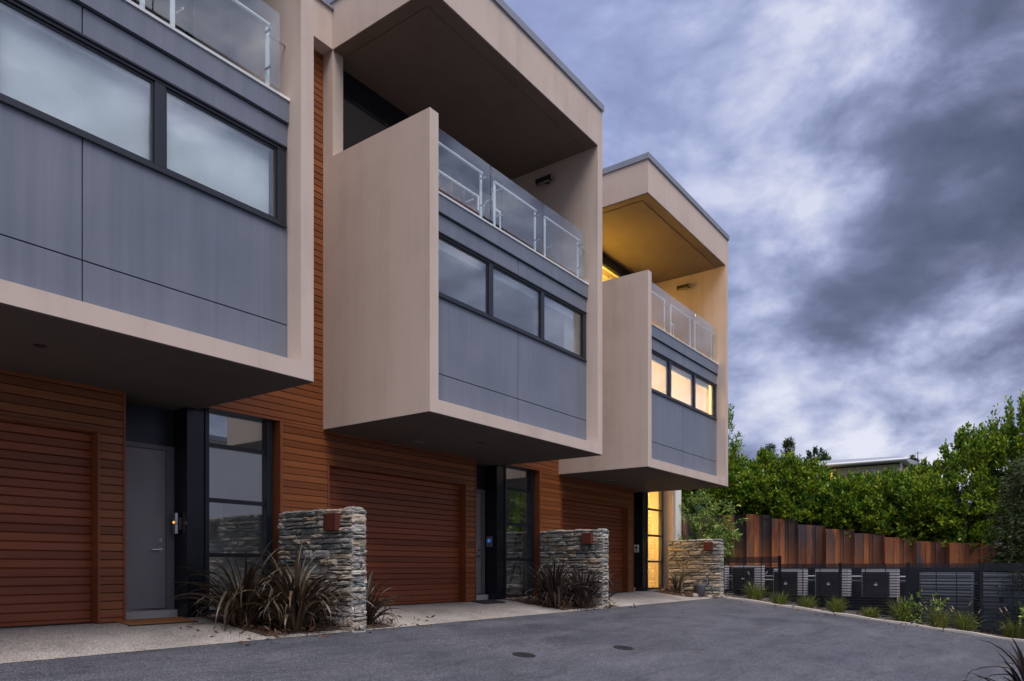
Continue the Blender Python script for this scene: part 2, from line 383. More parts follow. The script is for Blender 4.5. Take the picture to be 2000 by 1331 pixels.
# ------------------------------------------------------------------ ground
def gz(x, y):
    y2 = min(max(y, -1.5), 8.86); return -.66 + .12 * (y2 - 8.86)
def sheet(name, xs, ys, dz, mat, parent=None, zf=gz):
    v = []; f = []; ny = len(ys)
    for x in xs:
        for y in ys: v.append((x, y, zf(x, y) + dz))
    for i in range(len(xs) - 1):
        for j in range(ny - 1):
            f.append((i * ny + j, (i + 1) * ny + j, (i + 1) * ny + j + 1, i * ny + j + 1))
    return link(name, v, f, mat, parent)
YS = [-1.5, 0, 2, 4, 6, 7.35]
tag(sheet('ground', [-600, -60, -20, 0, 10, 20, 40, 100, 600], [-600, -60, -10, -1.5, 0, 4, 7.35, 8.86, 9.5, 12, 20, 60, 600], -.03, M['grassland']), kind='structure')
tag(sheet('driveway', [-25, -10, 0, 5, 10, 15, 19.86], [-9] + YS, 0, M['asphalt']), kind='structure')
tag(sheet('concrete_apron', [-8, 0, 5, 10, 15, 19.3], [7.35, 8.0, 8.86, 9.6], .004, M['agg']), kind='structure')
# soil beds beside the stone walls, in the apron
for i, (x0, x1, y0, y1) in enumerate([(5.25, 6.42, 7.5, 9.05), (6.72, 7.25, 7.4, 8.86), (11.85, 13.06, 7.5, 9.05), (13.36, 13.9, 7.4, 8.86), (18.5, 19.7, 7.75, 9.05)]):
    tag(sheet('soil_bed', np.linspace(x0, x1, 6), np.linspace(y0, y1, 6), .012, M['soil']), kind='structure')
# planted strip at the end of the driveway with its kerb
tag(sheet('gravel_bed', [19.95, 20.5, 21.4, 22.4], [-9, -1.5, 0, 2, 4, 6, 8, 8.86, 13], .02, M['gravel']), kind='structure')
kb = MB()
ky = np.linspace(-3, 8.0, 60)
rk = random.Random(3)
prev = None
for y in ky:
    x = 19.86 + .02 * math.sin(y * 1.3); h = .045 + .012 * math.sin(y * 5.1)
    ring = [(x, y, gz(x, y) - .05), (x, y, gz(x, y) + h), (x + .12, y, gz(x, y) + h + .005), (x + .12, y, gz(x, y) - .05)]
    b = len(kb.v); kb.v += ring
    if prev is not None:
        for k in range(3): kb.f.append((prev + k, prev + k + 1, b + k + 1, b + k))
    prev = b
tag(obj('kerb', kb, M['conc_sill']), kind='structure')
# raised bank behind the sheet piles
def bank_z(x, y):
    top = np.interp(y, [-30, 1.0, 2.0, 4.5, 7.4, 10, 30], [.3, .45, .62, 1.08, 1.62, 1.7, 1.7])
    return float(top + min(max(x - 22.9, 0), 60) * .02)
tag(sheet('bank', [22.78, 23.5, 25, 28, 35, 60, 120, 400], [-300, -60, -20, -5, 0, 2, 4, 6, 8, 10, 14, 30, 80, 300], 0, M['grassland'], zf=bank_z), kind='structure')

# ------------------------------------------------------------------ town houses
XB, WB, PP, T = 7.2376, 4.7134, 6.638, .174
D = 6.70; YP = 6.94; YC = 8.90; YG = 9.05; YD = 9.38; YB = 15.5
ZB, ZT, ZW, ZF = 2.107, 8.555, 6.20, 7.81
PITCH = .098
def boards(mb, x0, x1, y, z0, z1, pitch=PITCH, gap=.008, th=.022, cham=.006):
    """weatherboard courses on a backing, facing -Y at plane y"""
    k0 = math.floor(z0 / pitch); k1 = math.ceil(z1 / pitch)
    for k in range(k0, k1):
        a = max(k * pitch, z0); b = min((k + 1) * pitch - gap, z1)
        if b - a < .012: continue
        c = .004
        prof = [(y + th, a), (y + c, a), (y, a + c), (y, b - cham), (y + cham, b), (y + th, b)]
        n = len(mb.v); m = len(prof)
        for x in (x0, x1):
            for (yy, zz_) in prof: mb.v.append((x, yy, zz_))
        for i in range(m - 1): mb.f.append((n + i, n + m + i, n + m + i + 1, n + i + 1))
        mb.f.append(tuple(n + i for i in range(m))[::-1]); mb.f.append(tuple(n + m + i for i in range(m)))
def lamp_area(name, loc, size, energy, col, rot, root):
    d = bpy.data.lights.new(name, 'AREA'); d.energy = energy; d.color = col; d.shape = 'RECTANGLE'; d.size = size[0]; d.size_y = size[1]
    o = bpy.data.objects.new(name, d); C.objects.link(o); o.rotation_euler = rot
    o.parent = root; o.location = Vector(loc) - Vector(root.location); return o

def house(i, label, lit):
    ox = (i - 1) * PP
    x0 = XB + ox; x1 = x0 + WB
    root = thing('town_house', label, 'house', (x0 + 1, YC, -.66), 'row of townhouses along the driveway')
    P = lambda name, mb, mat, **k: part(name, mb, mat, root, **k)
    last = (i == 2)
    xl = x0 - (PP - WB)                   # left limit of this unit's upper recess wall
    xr = 12.92 + ox if not last else 19.90  # right limit
    cx1 = 10.92 + ox                      # right edge of the ground cladding
    gl0, gl1 = 12.078 + ox, 12.998 + ox   # entry glazing
    c0 = 11.778 + ox                      # column left
    # --- projecting box
    b = MB()
    b.box(x0, x1, D, YD + .1, ZB, 2.293)                         # floor slab
    b.box(x0, x0 + T, D, 8.68, 2.293, ZW)                        # wing wall
    b.box(x1 - T, x1, D, YD + .1, 2.293, ZF)                     # full right wall
    b.box(x0, x0 + .2, 8.68, YD + .1, 2.293, ZF)                 # pier
    b.box(x0, x1, D, YB, ZF, ZT)                                 # roof slab
    P('wall', b, M['plaster'])
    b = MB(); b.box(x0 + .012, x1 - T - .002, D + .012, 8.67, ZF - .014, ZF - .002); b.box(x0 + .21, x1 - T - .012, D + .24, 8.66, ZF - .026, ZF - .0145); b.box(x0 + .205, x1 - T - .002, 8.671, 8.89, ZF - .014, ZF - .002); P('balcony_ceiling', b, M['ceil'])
    b = MB(); b.box(x0 - .025, x1 + .025, D - .03, D - .002, ZT - .05, ZT + .075); b.box(x0 - .002, x1 + .0, D - .002, D + .14, ZT + .002, ZT + .074); b.box(x0 - .025, x0 - .002, D - .002, YB, ZT - .05, ZT + .075); b.box(x0 - .002, x0 + .14, D + .14, YB, ZT + .002, ZT + .075)
    b.box(x1 - .14, x1 + .025, D + .14, YB, ZT + .002, ZT + .055); P('roof_flashing', b, M['flash'], bev=.004)
    b = MB(); b.box(x0 + .008, x1 - .008, D + .008, YC - .02, ZB - .012, ZB - .001); b.box(cx1 + .002, x1 - .008, YC - .019, YD + .1, ZB - .012, ZB - .0012); P('soffit', b, M['soffit'])  # dark sheet carrying the painted shade under the slab
    # beam across the recess and body of the building
    b = MB(); b.box(xl + .003, x0 - .003, 8.68, 9.2, ZF, 8.39); P('beam', b, M['plaster'])
    b = MB(); b.box(xl + .003, x0 - .003, 8.65, 9.2, 8.39, 8.43); P('beam_flashing', b, M['flash'])
    b = MB()
    b.box(x0 + .21, x1 - .2, YD + .12, YD + .2, ZB + .3, 5.0)     # rear partition behind rooms is deeper (below)
    # ---- facade panels of the middle storey
    f0, f1 = x0 + T + .003, x1 - T - .003; vj = 9.60 + ox
    pb = MB()
    g = .006
    for (a, c) in ((f0, vj - g), (vj + g, f1)):
        pb.box(a, c, YP, YP + .03, 2.30, 2.743 - g); pb.box(a, c, YP, YP + .03, 2.743 + g, 3.835)
        pb.box(a, c, YP, YP + .03, 4.745, 5.0)
    P('facade_panel', pb, M['panel'], bev=.002)
    b = MB(); b.box(f0, f1, YP + .032, YP + .12, 2.294, 3.83); b.box(f0, f1, YP + .032, YP + .12, 4.75, 5.26); P('backing_wall', b, M['dark'])
    b = MB(); b.box(f0, f1, YP - .035, YP + .03, 5.022, 5.262); P('coping_panel', b, M['panel'])
    b = MB(); b.box(f0, f1, YP - .05, YP + .13, 5.264, 5.292); P('deck_edge', b, M['white'])
    b = MB(); b.box(f0, f1, YP + .14, YC - .02, 5.15, 5.262); P('balcony_floor', b, M['furn'])
    # ---- ribbon window (frame, three panes)
    b = MB(); wz0, wz1 = 3.838, 4.742; yf = YP - .012
    b.box(f0, f1 - .02, yf, yf + .09, wz0, wz0 + .05); b.box(f0, f1 - .02, yf, yf + .09, wz1 - .05, wz1)
    b.box(f0, f1 - .02, yf - .018, yf - .001, wz0 - .012, wz0 + .018); b.box(f0, f1 - .02, yf - .018, yf - .001, wz1 - .018, wz1 + .006)
    mull = [(f0, f0 + .03), (8.82 + ox, 8.93 + ox), (10.25 + ox, 10.355 + ox), (11.64 + ox, f1 - .02)]
    for a, c in mull:
        b.box(a, c, yf + .001, yf + .089, wz0 + .05, wz1 - .05)
    win = P('window', b, M['frame'], bev=.004)
    panes = [(mull[k][1], mull[k + 1][0]) for k in range(3)]
    for a, c in panes:
        b = MB(); b.box(a, c, yf + .03, yf + .038, wz0 + .05, wz1 - .05); part('pane', b, M['rglass'], root, sub=win)
        fr = MB(); e = .022
        fr.box(a, c, yf + .018, yf + .06, wz0 + .05, wz0 + .05 + e); fr.box(a, c, yf + .018, yf + .06, wz1 - .05 - e, wz1 - .05)
        fr.box(a, a + e, yf + .0185, yf + .0595, wz0 + .05 + e, wz1 - .05 - e); fr.box(c - e, c, yf + .0185, yf + .0595, wz0 + .05 + e, wz1 - .05 - e)
        part('sash', fr, M['black'], root, sub=win)
    # ---- room behind the ribbon window
    rm = MB(); ry0, ry1 = YP + .13, 9.2
    rm.box(f0, f1, ry0 + .001, ry1, 2.75, 2.8); rm.box(f0, f1, ry0 + .001, ry1, 5.0, 5.05); rm.box(f0, f1, ry1, ry1 + .05, 2.8, 5.0)
    rm.box(f0, f0 + .02, ry0 + .001, ry1, 2.8, 5.0); rm.box(f1 - .02, f1, ry0 + .001, ry1, 2.8, 5.0)
    P('bedroom_wall', rm, M['palewall'])
    if i == 0:
        bl = MB(); bl.box(f0, 10.25 + ox, YP + .10, YP + .104, wz0 - .02, wz1 - .01); bl.box(10.36 + ox, 11.60 + ox, YP + .10, YP + .104, wz0 - .02, wz1 - .01); P('roller_blind', bl, M['blind'])
        c_ = MB(); c_.tube([(f0, YP + .112, wz1 - .06), (11.6 + ox, YP + .112, wz1 - .06)], .025); P('blind_roll', c_, M['blind'])
    else:
        bl = MB(); bl.box(f0, f1 - .3, YP + .10, YP + .104, 4.58, wz1 - .01); P('roller_blind', bl, M['blind'])
        cu = MB()
        xs = np.linspace(11.25 + ox, 11.62 + ox, 40)
        v = []; fq = []
        for q, x in enumerate(xs):
            yy = YP + .16 + .025 * math.sin(q * 1.25)
            v += [(x, yy, 2.9), (x, yy, 4.72)]
            if q: fq.append((2 * q - 2, 2 * q, 2 * q + 1, 2 * q - 1))
        cu.add(v, fq); P('curtain', cu, M['curtain'])
        if lit:
            sb = MB(); sb.box(f0, 11.2 + ox, YP + .125, YP + .128, wz0 - .05, wz1); P('lit_blind', sb, M['curtain'])
            lamp_area('bedroom_light', ((f0 + f1) / 2, 8.4, 4.4), (3.8, .5), 210, (1, .62, .27), (R(-80), 0, 0), root)
    # ---- balcony: balustrade
    gb = MB()
    gx = [f0 + .005, 8.775 + ox, 8.79 + ox, 10.19 + ox, 10.205 + ox, 11.62 + ox]
    bal = MB()
    for a, c in ((7.58, 8.70), (9.04, 10.16), (10.46, 11.55)):
        a += ox; c += ox
        for x in (a, c): bal.box(x - .024, x + .024, 6.99, 7.002, 5.292, 6.03)
        bal.tube([(a - .02, 6.985, 6.045), (c + .02, 6.985, 6.045)], .017)
    bal.box(9.06 + ox, 9.20 + ox, 6.99, 7.0, 5.62, 5.65); bal.box(9.172 + ox, 9.20 + ox, 6.991, 6.999, 5.292, 5.62)
    br = P('balustrade', bal, M['white'])
    for x in (7.62, 8.66, 9.08, 10.12, 10.50, 11.52):
        for z in (5.52, 5.93):
            st = MB(); st.tube([(x + ox, 6.985, z), (x + ox, 6.875, z)], .013, 8); part('standoff', st, M['steel'], root, sub=br)
    st = MB(); st.tube([(11.56 + ox, 6.985, 5.93), (x1 - T, 6.985, 5.93)], .012, 8); part('wall_bracket', st, M['steel'], root, sub=br)
    for k in range(3):
        b = MB(); b.box(gx[2 * k], gx[2 * k + 1], 6.862, 6.874, 5.31, 6.15); part('glass_panel', b, M['bglass'], root, sub=br, bev=.003)
    # ---- balcony rear: sliding doors
    ax, bx = x0 + .2, x1 - T; zh = 7.62 if lit else 7.49
    b = MB(); b.box(ax, bx, YC, YC + .1, zh, ZF - .0); b.box(ax, ax + .06, YC, YC + .09, 5.26, zh); b.box(bx - .06, bx, YC, YC + .09, 5.26, zh)
    b.box(ax + .06, bx - .06, YC + .001, YC + .09, 5.26, 5.33); b.box(ax + .06, bx - .06, YC + .001, YC + .089, zh - .06, zh)
    for x in (8.9, 10.3): b.box(x + ox, x + ox + .08, YC + .001, YC + .088, 5.33, zh - .06)
    sd_ = P('sliding_door', b, M['black'])
    for a, c in ((ax + .06, 8.9 + ox), (8.98 + ox, 10.3 + ox), (10.38 + ox, bx - .06)):
        q = MB(); q.box(a, c, YC + .04, YC + .048, 5.33, zh - .06); part('pane', q, M['glass'], root, sub=sd_)
    lv = MB(); lx0, lx1, ly1 = ax, bx, 12.8
    lv.box(lx0, lx1, YC + .11, ly1, 5.16, 5.2); lv.box(lx0, lx1, YC + .11, ly1, 7.75, 7.8); lv.box(lx0, lx1, ly1, ly1 + .05, 5.2, 7.75)
    lv.box(lx0 - .03, lx0, YC + .11, ly1, 5.2, 7.75); lv.box(lx1, lx1 + .03, YC + .11, ly1, 5.2, 7.75); P('living_room_wall', lv, M['palewall'])
    if lit:
        lamp_area('living_room_light', (9.3 + ox, 10.6, 7.6), (3.0, 1.5), 130, (1, .52, .07), (0, 0, 0), root)
        lamp_area('living_room_uplight', (8.7 + ox, 9.35, 6.5), (1.6, .4), 115, (1, .52, .05), (R(-158), 0, 0), root)
        sl = MB()
        for k in range(3): sl.box(ax + .07, bx - .1, YC + .13, YC + .16, 7.52 - k * .05, 7.526 - k * .05)
        P('venetian_blind', sl, M['furn'])
        pd = MB(); pd.lathe([(.01, .12), (.10, .10), (.13, 0), (.10, -.10), (.01, -.12)], 8.7 + ox, 10.2, 7.3, 16); P('ceiling_lamp', pd, M['bulb'], smooth=True)
    else:
        tr_ = MB(); tr_.box(lx0 + .3, lx1 - .4, ly1 - .4, ly1 - .02, 5.2, 6.2); P('sideboard', tr_, M['furn'])
    # patio heater on the right wall, downlights under the box
    ht = MB(); hx = x1 - T - .14
    ht.tube([(hx, 7.62, 7.45), (hx, 7.96, 7.45)], .062, 14); hr = P('wall_heater', ht, M['dark'], smooth=False)
    hb = MB(); hb.box(hx + .03, x1 - T, 7.76, 7.83, 7.43, 7.47); part('bracket', hb, M['dark'], root, sub=hr)
    he = MB(); he.box(hx - .05, hx - .01, 7.66, 7.92, 7.385, 7.405); he.tube([(hx, 7.612, 7.45), (hx, 7.622, 7.45)], .055, 14); he.tube([(hx, 7.96, 7.45), (hx, 7.97, 7.45)], .055, 14)
    part('reflector', he, M['steel'], root, sub=hr)
    for (lx, ly) in ((9.53, 7.66), (8.83, 8.42)):
        dl_ = MB(); n = 20 if lx > 9 else 4
        if n == 20: dl_.lathe([(.055, -.006), (.055, 0.0), (.04, 0.0), (.038, -.004)], lx + ox, ly, ZB - .012, 20); P('downlight', dl_, M['dark'])
        else: dl_.box(lx + ox - .12, lx + ox + .12, ly - .05, ly + .05, ZB - .020, ZB - .013); P('vent', dl_, M['jamb'])
    # ---- ground floor: cladding, garage door
    go0, go1, gzt = 7.35 + ox, 10.60 + ox, 1.58
    cl = MB(); zb_ = -.645
    cx0 = 6.46 + ox
    zj = 17 * PITCH
    boards(cl, cx0 + .045, go0 - .03, YC, zb_, zj); boards(cl, go1 + .03, cx1 - .03, YC, zb_, zj)
    boards(cl, go0 - .03, go1 + .03, YC, gzt + .03, zj); boards(cl, cx0 + .045, cx1 - .03, YC, zj, ZB - .002)
    boards(cl, x0 - (PP - WB) + .003, x0 - .002, YC, ZB + .0, ZF - .002)
    P('cladding', cl, M['wood'])
    cb = MB(); cb.box(cx0 + .04, go0 - .035, YC + .023, YG + .2, zb_, ZB - .001); cb.box(go0 - .034, go1 + .034, YC + .023, YG + .2, gzt + .031, ZB - .001)
    cb.box(go1 + .035, cx1 - .031, YC + .023, YD + .1, zb_, ZB - .001); cb.box(xl + .003, x0 - .003, YC + .023, YC + .3, ZB, ZF - .001)
    P('cladding_backing', cb, M['dark'])
    tr = MB()
    tr.box(cx0, cx0 + .044, YC - .012, YG + .02, zb_ - .002, ZB - .002); tr.box(cx1 - .029, cx1, YC - .012, YD + .1, zb_ - .002, ZB - .002)
    tr.box(go0 - .028, go0, YC - .012, YG + .03, zb_ - .002, gzt + .028); tr.box(go1, go1 + .028, YC - .012, YG + .03, zb_ - .002, gzt + .028)
    tr.box(go0, go1, YC - .012, YG + .03, gzt, gzt + .028)
    P('timber_trim', tr, M['woodtrim'], bev=.002)
    gd = MB(); boards(gd, go0 + .004, go1 - .004, YG, -.64, gzt - .004, .0985, .005, .026, .013)
    gdo = P('garage_door', gd, M['gdoor'])
    gbk = MB(); gbk.box(go0 + .002, go1 - .002, YG + .027, YG + .06, -.65, gzt - .002); part('panel_backing', gbk, M['dark'], root, sub=gdo)
    gs = MB(); gs.box(go0 + .004, go1 - .004, YG - .004, YG + .05, -.668, -.642); part('bottom_seal', gs, M['dark'], root, sub=gdo)
    # ---- door recess
    sill = MB(); sill.box(cx1 + .002, c0 - .003, YD - .11, YD + .25, -.70, -.555); P('door_step', sill, M['conc_sill'], bev=.004)
    dr = MB(); d0, d1 = cx1 + .01, 11.67 + ox; dr.box(d0, d1, YD, YD + .045, -.545, 1.535)
    dro = P('door', dr, M['door'], bev=.003)
    hd = MB(); hx_ = d1 - .07; hd.tube([(hx_, YD, .235), (hx_, YD - .055, .235)], .011, 8); hd.tube([(hx_ + .005, YD - .055, .235), (hx_ - .14, YD - .055, .232)], .010, 8)
    hd.tube([(hx_, YD + .001, .235), (hx_, YD - .012, .235)], .028, 14)
    lk = MB(); lk.tube([(hx_, YD + .001, .36), (hx_, YD - .014, .36)], .024, 14); part('lock', lk, M['steel'], root, sub=dro)
    part('handle', hd, M['steel'], root, sub=dro)
    th_ = MB(); th_.box(d0, d1, YD - .045, YD - .002, -.553, -.525); part('threshold', th_, M['steel'], root, sub=dro)
    hg = MB(); hg.tube([(d0 + .006, YD - .008, 1.32), (d0 + .006, YD - .008, 1.44)], .007, 8); part('hinge', hg, M['steel'], root, sub=dro)
    db_ = MB(); db_.box(d1 + .002, c0 - .001, YD - .02, YD + .08, -.553, 1.60); db_.box(d0, d1 + .002, YD - .015, YD + .08, 1.54, 1.60); P('door_frame', db_, M['jamb'])
    tp = MB(); tp.box(cx1, c0, YD + .005, YD + .06, 1.602, ZB - .001); P('transom_panel', tp, M['frame'])
    # column
    co = MB(); co.box(c0, 12.075 + ox, YG, YD + .1, -.72, ZB - .001); P('column', co, M['column'], bev=.004)
    cp_ = MB(); cp_.box(12.025 + ox, 12.078 + ox, YG - .02, YG - .001, -.6, ZB + .3); P('corner_trim', cp_, M['black'])
    # entry glazing: four panes between transoms
    zt_ = [-.60, .17, .91, 1.65, 2.42]
    fr = MB(); yg = YG - .005
    fr.box(gl0, gl0 + .012, yg, yg + .08, -.6, 2.46); fr.box(gl1 - .035, gl1 + .06, yg - .03, yg + .08, -.6, 2.46)
    for z in zt_: fr.box(gl0 + .012, gl1 - .036, yg + .001, yg + .079, z - .028, z + .028)
    fr.box(gl0 - .05, gl1 + .1, yg, yg + .08, 2.461, 2.9)
    ew = P('entry_window', fr, M['black'])
    for k in range(4):
        q = MB(); q.box(gl0 + .012, gl1 - .036, yg + .03, yg + .038, zt_[k] + .028, zt_[k + 1] - .028); part('pane', q, M['glass'], root, sub=ew)
    ws = MB(); ws.box(gl0 - .02, gl1 + .06, YG - .06, YG + .1, -.76, -.63); P('window_sill', ws, M['conc_sill'])
    # entry hall room
    hl = MB(); hx0, hx1 = c0 + .3, gl1 + 1.6; hy1 = 11.0 if lit else 10.5
    hl.box(hx0, hx1, YG + .09, hy1, -.66, -.62); hl.box(hx0 if lit else x1 + 1.93, hx1, YG + .09, hy1, 2.5, 2.55); hl.box(hx0, hx1, hy1, hy1 + .05, -.62, 2.5)
    hl.box(hx0 - .03, hx0, YG + .09, hy1, -.62, 2.5); hl.box(hx1, hx1 + .03, YG + .09, hy1, -.62, 2.5); hl.box(gl1 + .06, hx1, YG + .09, YG + .12, -.62, 2.5)
    P('hall_wall', hl, M['palewall'])
    if not lit:                                   # unseen shaft added to bring sky light into the hall
        lw = MB(); wa, wb = x1 + .02, x1 + 1.90
        lw.box(wa, wb, YG + .20, YG + .24, 2.9, 8.2); lw.box(wa, wb, hy1, hy1 + .04, 2.5, 8.2)
        lw.box(wa - .015, wa, YG + .20, hy1, 2.5, 8.2); lw.box(wb, wb + .02, YG + .20, hy1, 2.5, 8.2)
        P('added_light_shaft', lw, M['palewall'])
    if not lit:
        pc = MB(); pc.box(hx1 - .5 - .9, hx1 - .9 + .2, hy1 - .03, hy1 - .002, .7, 1.35); P('picture', pc, M['white'])
    else:
        lamp_area('hall_side_light', (gl0 + .25, 10.1, .9), (.4, 1.2), 34, (1, .55, .12), (R(-95), 0, 0), root)
        lamp_area('hall_light', ((gl0 + gl1) / 2 + .3, 10.2, 2.42), (1.3, .9), 120, (1, .55, .12), (0, 0, 0), root)
    if last:
        fn = MB(); fn.box(19.74, 19.90, 8.73, YB, -.72, ZF - .0); fn.box(19.74 - .0, 19.90, 8.9, YB, ZF, 8.3); P('end_wall', fn, M['plaster'])
    # rear body of the house
    bd = MB(); bd.box(xl + .01 if i else x0 - 6, xr if not last else 19.73, 13.2, YB, -.9, ZF - .01); P('rear_wall', bd, M['plaster'])
    rf = MB(); rf.box(xl + .01, x0 - .01, 9.21 if i == 0 else 10.55, YB, 8.2, 8.36); P('recess_roof', rf, M['flash'])  # stops short to leave the added light shaft open
    return root
house(0, 'townhouse nearest the camera, drawn white blinds in its ribbon window', False)
house(1, 'middle townhouse with unlit windows and a brown ceiling over its balcony', False)
house(2, 'end townhouse with yellow lit windows, glowing balcony ceiling and lit entry glazing', True)
# solid extension of the row out of frame on the left, so nearest house keeps its neighbour
# ------------------------------------------------------------------ stone walls
def stone_wall(i, label):
    ox = i * PP; r = random.Random(11 + i * 7)
    x0, x1, y0, y1 = 6.40 + ox, 6.66 + ox, 7.30, 8.86
    z0, z1 = -.95, .78
    root = thing('stone_wall', label, 'wall', (x0 + .13, (y0 + y1) / 2, -.75), 'dry stone stub walls between the garages')
    core = MB(); core.box(x0 + .035, x1 - .035, y0 + .035, y1, z0, z1 - .03); part('core', core, M['mortar'], root)
    mb = MB()
    def stone(c, half, ax_n):
        # rounded irregular block: subdivided box with jitter; ax_n = outward axis (0 x,1 y)
        nx, ny = 5, 4
        cx, cy, cz = c; L, H, Dp = half
        sgn = ax_n[1]
        v = []; f = []
        ph = r.uniform(0, 6); tilt = r.uniform(-.05, .05)
        prof = []
        for a in range(nx + 1):
            for b_ in range(ny + 1):
                s_ = -1 + 2 * a / nx; t_ = -1 + 2 * b_ / ny
                edge = max(abs(s_), abs(t_))
                dep = Dp * (1 - (.55 * max(0, (edge - .75) / .25) ** 1.5)) + r.uniform(-.006, .006) + .006 * math.sin(ph + 3 * s_ + 2 * t_)
                jl = r.uniform(-.010, .010); jh = r.uniform(-.006, .006)
                ls = s_ * L * (1 - .05 * abs(t_)) + jl; ht = t_ * H + jh + tilt * s_ * L * .4
                prof.append((ls, ht, dep))
        for (ls, ht, dep) in prof:
            if ax_n[0] == 0: v.append((cx + sgn * dep, cy + ls, cz + ht))
            else: v.append((cx + ls, cy + sgn * dep, cz + ht))
        for a in range(nx):
            for b_ in range(ny):
                q = (a * (ny + 1) + b_, (a + 1) * (ny + 1) + b_, (a + 1) * (ny + 1) + b_ + 1, a * (ny + 1) + b_ + 1)
                f.append(q if ((ax_n[0] == 1) == (sgn < 0)) else q[::-1])
        # skirt back to the core
        ring = [a * (ny + 1) for a in range(nx + 1)] + [nx * (ny + 1) + b_ for b_ in range(1, ny + 1)] + [a * (ny + 1) + ny for a in range(nx - 1, -1, -1)] + [b_ for b_ in range(ny - 1, 0, -1)]
        base = len(v)
        for k in ring:
            p_ = list(v[k]); 
            if ax_n[0] == 0: p_[0] = cx - sgn * .03
            else: p_[1] = cy - sgn * .03
            v.append(tuple(p_))
        for k in range(len(ring)):
            k2 = (k + 1) % len(ring); q = (ring[k], base + k, base + k2, ring[k2])
            f.append(q if not ((ax_n[0] == 1) == (sgn < 0)) else q[::-1])
        mb.add(v, f)
    def face(fix, a0, a1, axn):
        z = z0; row = 0
        while z < z1 - .02:
            h = r.choice([.06, .075, .085, .10, .115, .13, .09]); h = min(h, z1 - z)
            if z1 - (z + h) < .03: h = z1 - z
            a = a0
            while a < a1 - .01:
                L = r.uniform(.13, .42) * (1.2 if h > .08 else 1)
                L = min(L, a1 - a)
                if a1 - (a + L) < .07: L = a1 - a
                parts_ = [(z, h)]
                if h > .085 and r.random() < .28: hh = h * r.uniform(.4, .6); parts_ = [(z, hh), (z + hh, h - hh)]
                for (zz_, h_) in parts_:
                    ctr = (fix, a + L / 2, zz_ + h_ / 2) if axn[0] == 0 else (a + L / 2, fix, zz_ + h_ / 2)
                    stone(ctr, (L / 2 - .006, h_ / 2 - .006, r.uniform(.004, .042)), axn)
                a += L
            z += h; row += 1
    face(x0 + .015, y0 + .0, y1, (0, -1)); face(y0 + .015, x0 + .0, x1 - .0, (1, -1)); face(x1 - .015, y0, y1, (0, 1))
    # cap stones
    y = y0 - .01
    while y < y1 - .02:
        L = min(r.uniform(.16, .34), y1 - y); v = []; n_ = 5
        t0 = r.uniform(-.012, .012)
        vv = []; ff = []
        for a in range(n_ + 1):
            for b_ in range(n_ + 1):
                s_ = a / n_; t_ = b_ / n_; e = max(abs(2 * s_ - 1), abs(2 * t_ - 1))
                vv.append((x0 + .0 + (x1 - x0) * s_, y + .004 + (L - .008) * t_, z1 + t0 + .012 - .03 * max(0, (e - .7) / .3) ** 1.6 + r.uniform(-.005, .005)))
        for a in range(n_):
            for b_ in range(n_): ff.append((a * (n_ + 1) + b_, (a + 1) * (n_ + 1) + b_, (a + 1) * (n_ + 1) + b_ + 1, a * (n_ + 1) + b_ + 1))
        mb.add(vv, ff); y += L
    part('stonework', mb, M['stone'], root)
    return root
stone_wall(0, 'grey stacked stone wall nearest the camera, beside the big brown flax')
stone_wall(1, 'grey stacked stone wall in front of the middle and end townhouses, between dark flax clumps')
stone_wall(2, 'warm toned stacked stone wall at the end of the row beside the pot')
for i, lb in enumerate(('rusty steel box mounted on the nearest stone wall', 'rusty steel box mounted on the second stone wall', 'rusty steel box mounted on the last stone wall')):
    ox = i * PP; t = thing('wall_box', lb, 'wall light', (6.37 + ox, 7.63, .60), 'rusty steel boxes on the stone walls')
    b = MB(); b.box(6.30 + ox, 6.385 + ox, 7.51, 7.75, .485, .715); part('housing', b, M['corten'], t, bev=.004)
    b = MB(); b.box(6.32 + ox, 6.38 + ox, 7.53, 7.73, .478, .484); part('base_plate', b, M['dark'], t)
# intercoms / lamp on the black columns
def intercom(i, lb, cat, kind):
    x = 5.14 + i * PP; t = thing(kind, lb, cat, (x, 9.24, .6))
    if i == 0:
        b = MB(); b.tube([(x - .045, 9.235, .445), (x - .045, 9.235, .715)], .038, 16); part('housing', b, M['steel'], t)
        b = MB(); b.tube([(x - .083, 9.225, .592), (x - .088, 9.225, .592)], .017, 12); part('lens', b, M['amber'], t)
        b = MB(); b.box(x - .02, x, 9.21, 9.26, .5, .66); part('bracket', b, M['steel'], t)
        b = MB(); b.tube([(x - .045, 9.235, .572), (x - .045, 9.235, .58)], .0395, 16); part('band', b, M['dark'], t)
    else:
        b = MB(); b.box(x - .03, x, 9.165, 9.30, .425, .635); part('housing', b, M['steel'] if i == 1 else M['white'], t, bev=.006)
        b = MB(); b.tube([(x - .031, 9.232, .55), (x - .037, 9.232, .55)], .036, 16); part('button', b, M['bluelight'] if i == 1 else M['dark'], t)
        b = MB()
        for k in range(4): b.box(x - .032, x - .0305, 9.19, 9.275, .445 + k * .014, .451 + k * .014)
        part('speaker_grille', b, M['dark'], t)
intercom(0, 'steel cylinder wall lamp with amber light beside the grey front door', 'wall lamp', 'wall_lamp')
intercom(1, 'steel intercom panel with blue glow on the middle black column', 'intercom', 'intercom')
intercom(2, 'pale intercom panel with dark button on the black column by the lit window', 'intercom', 'intercom')
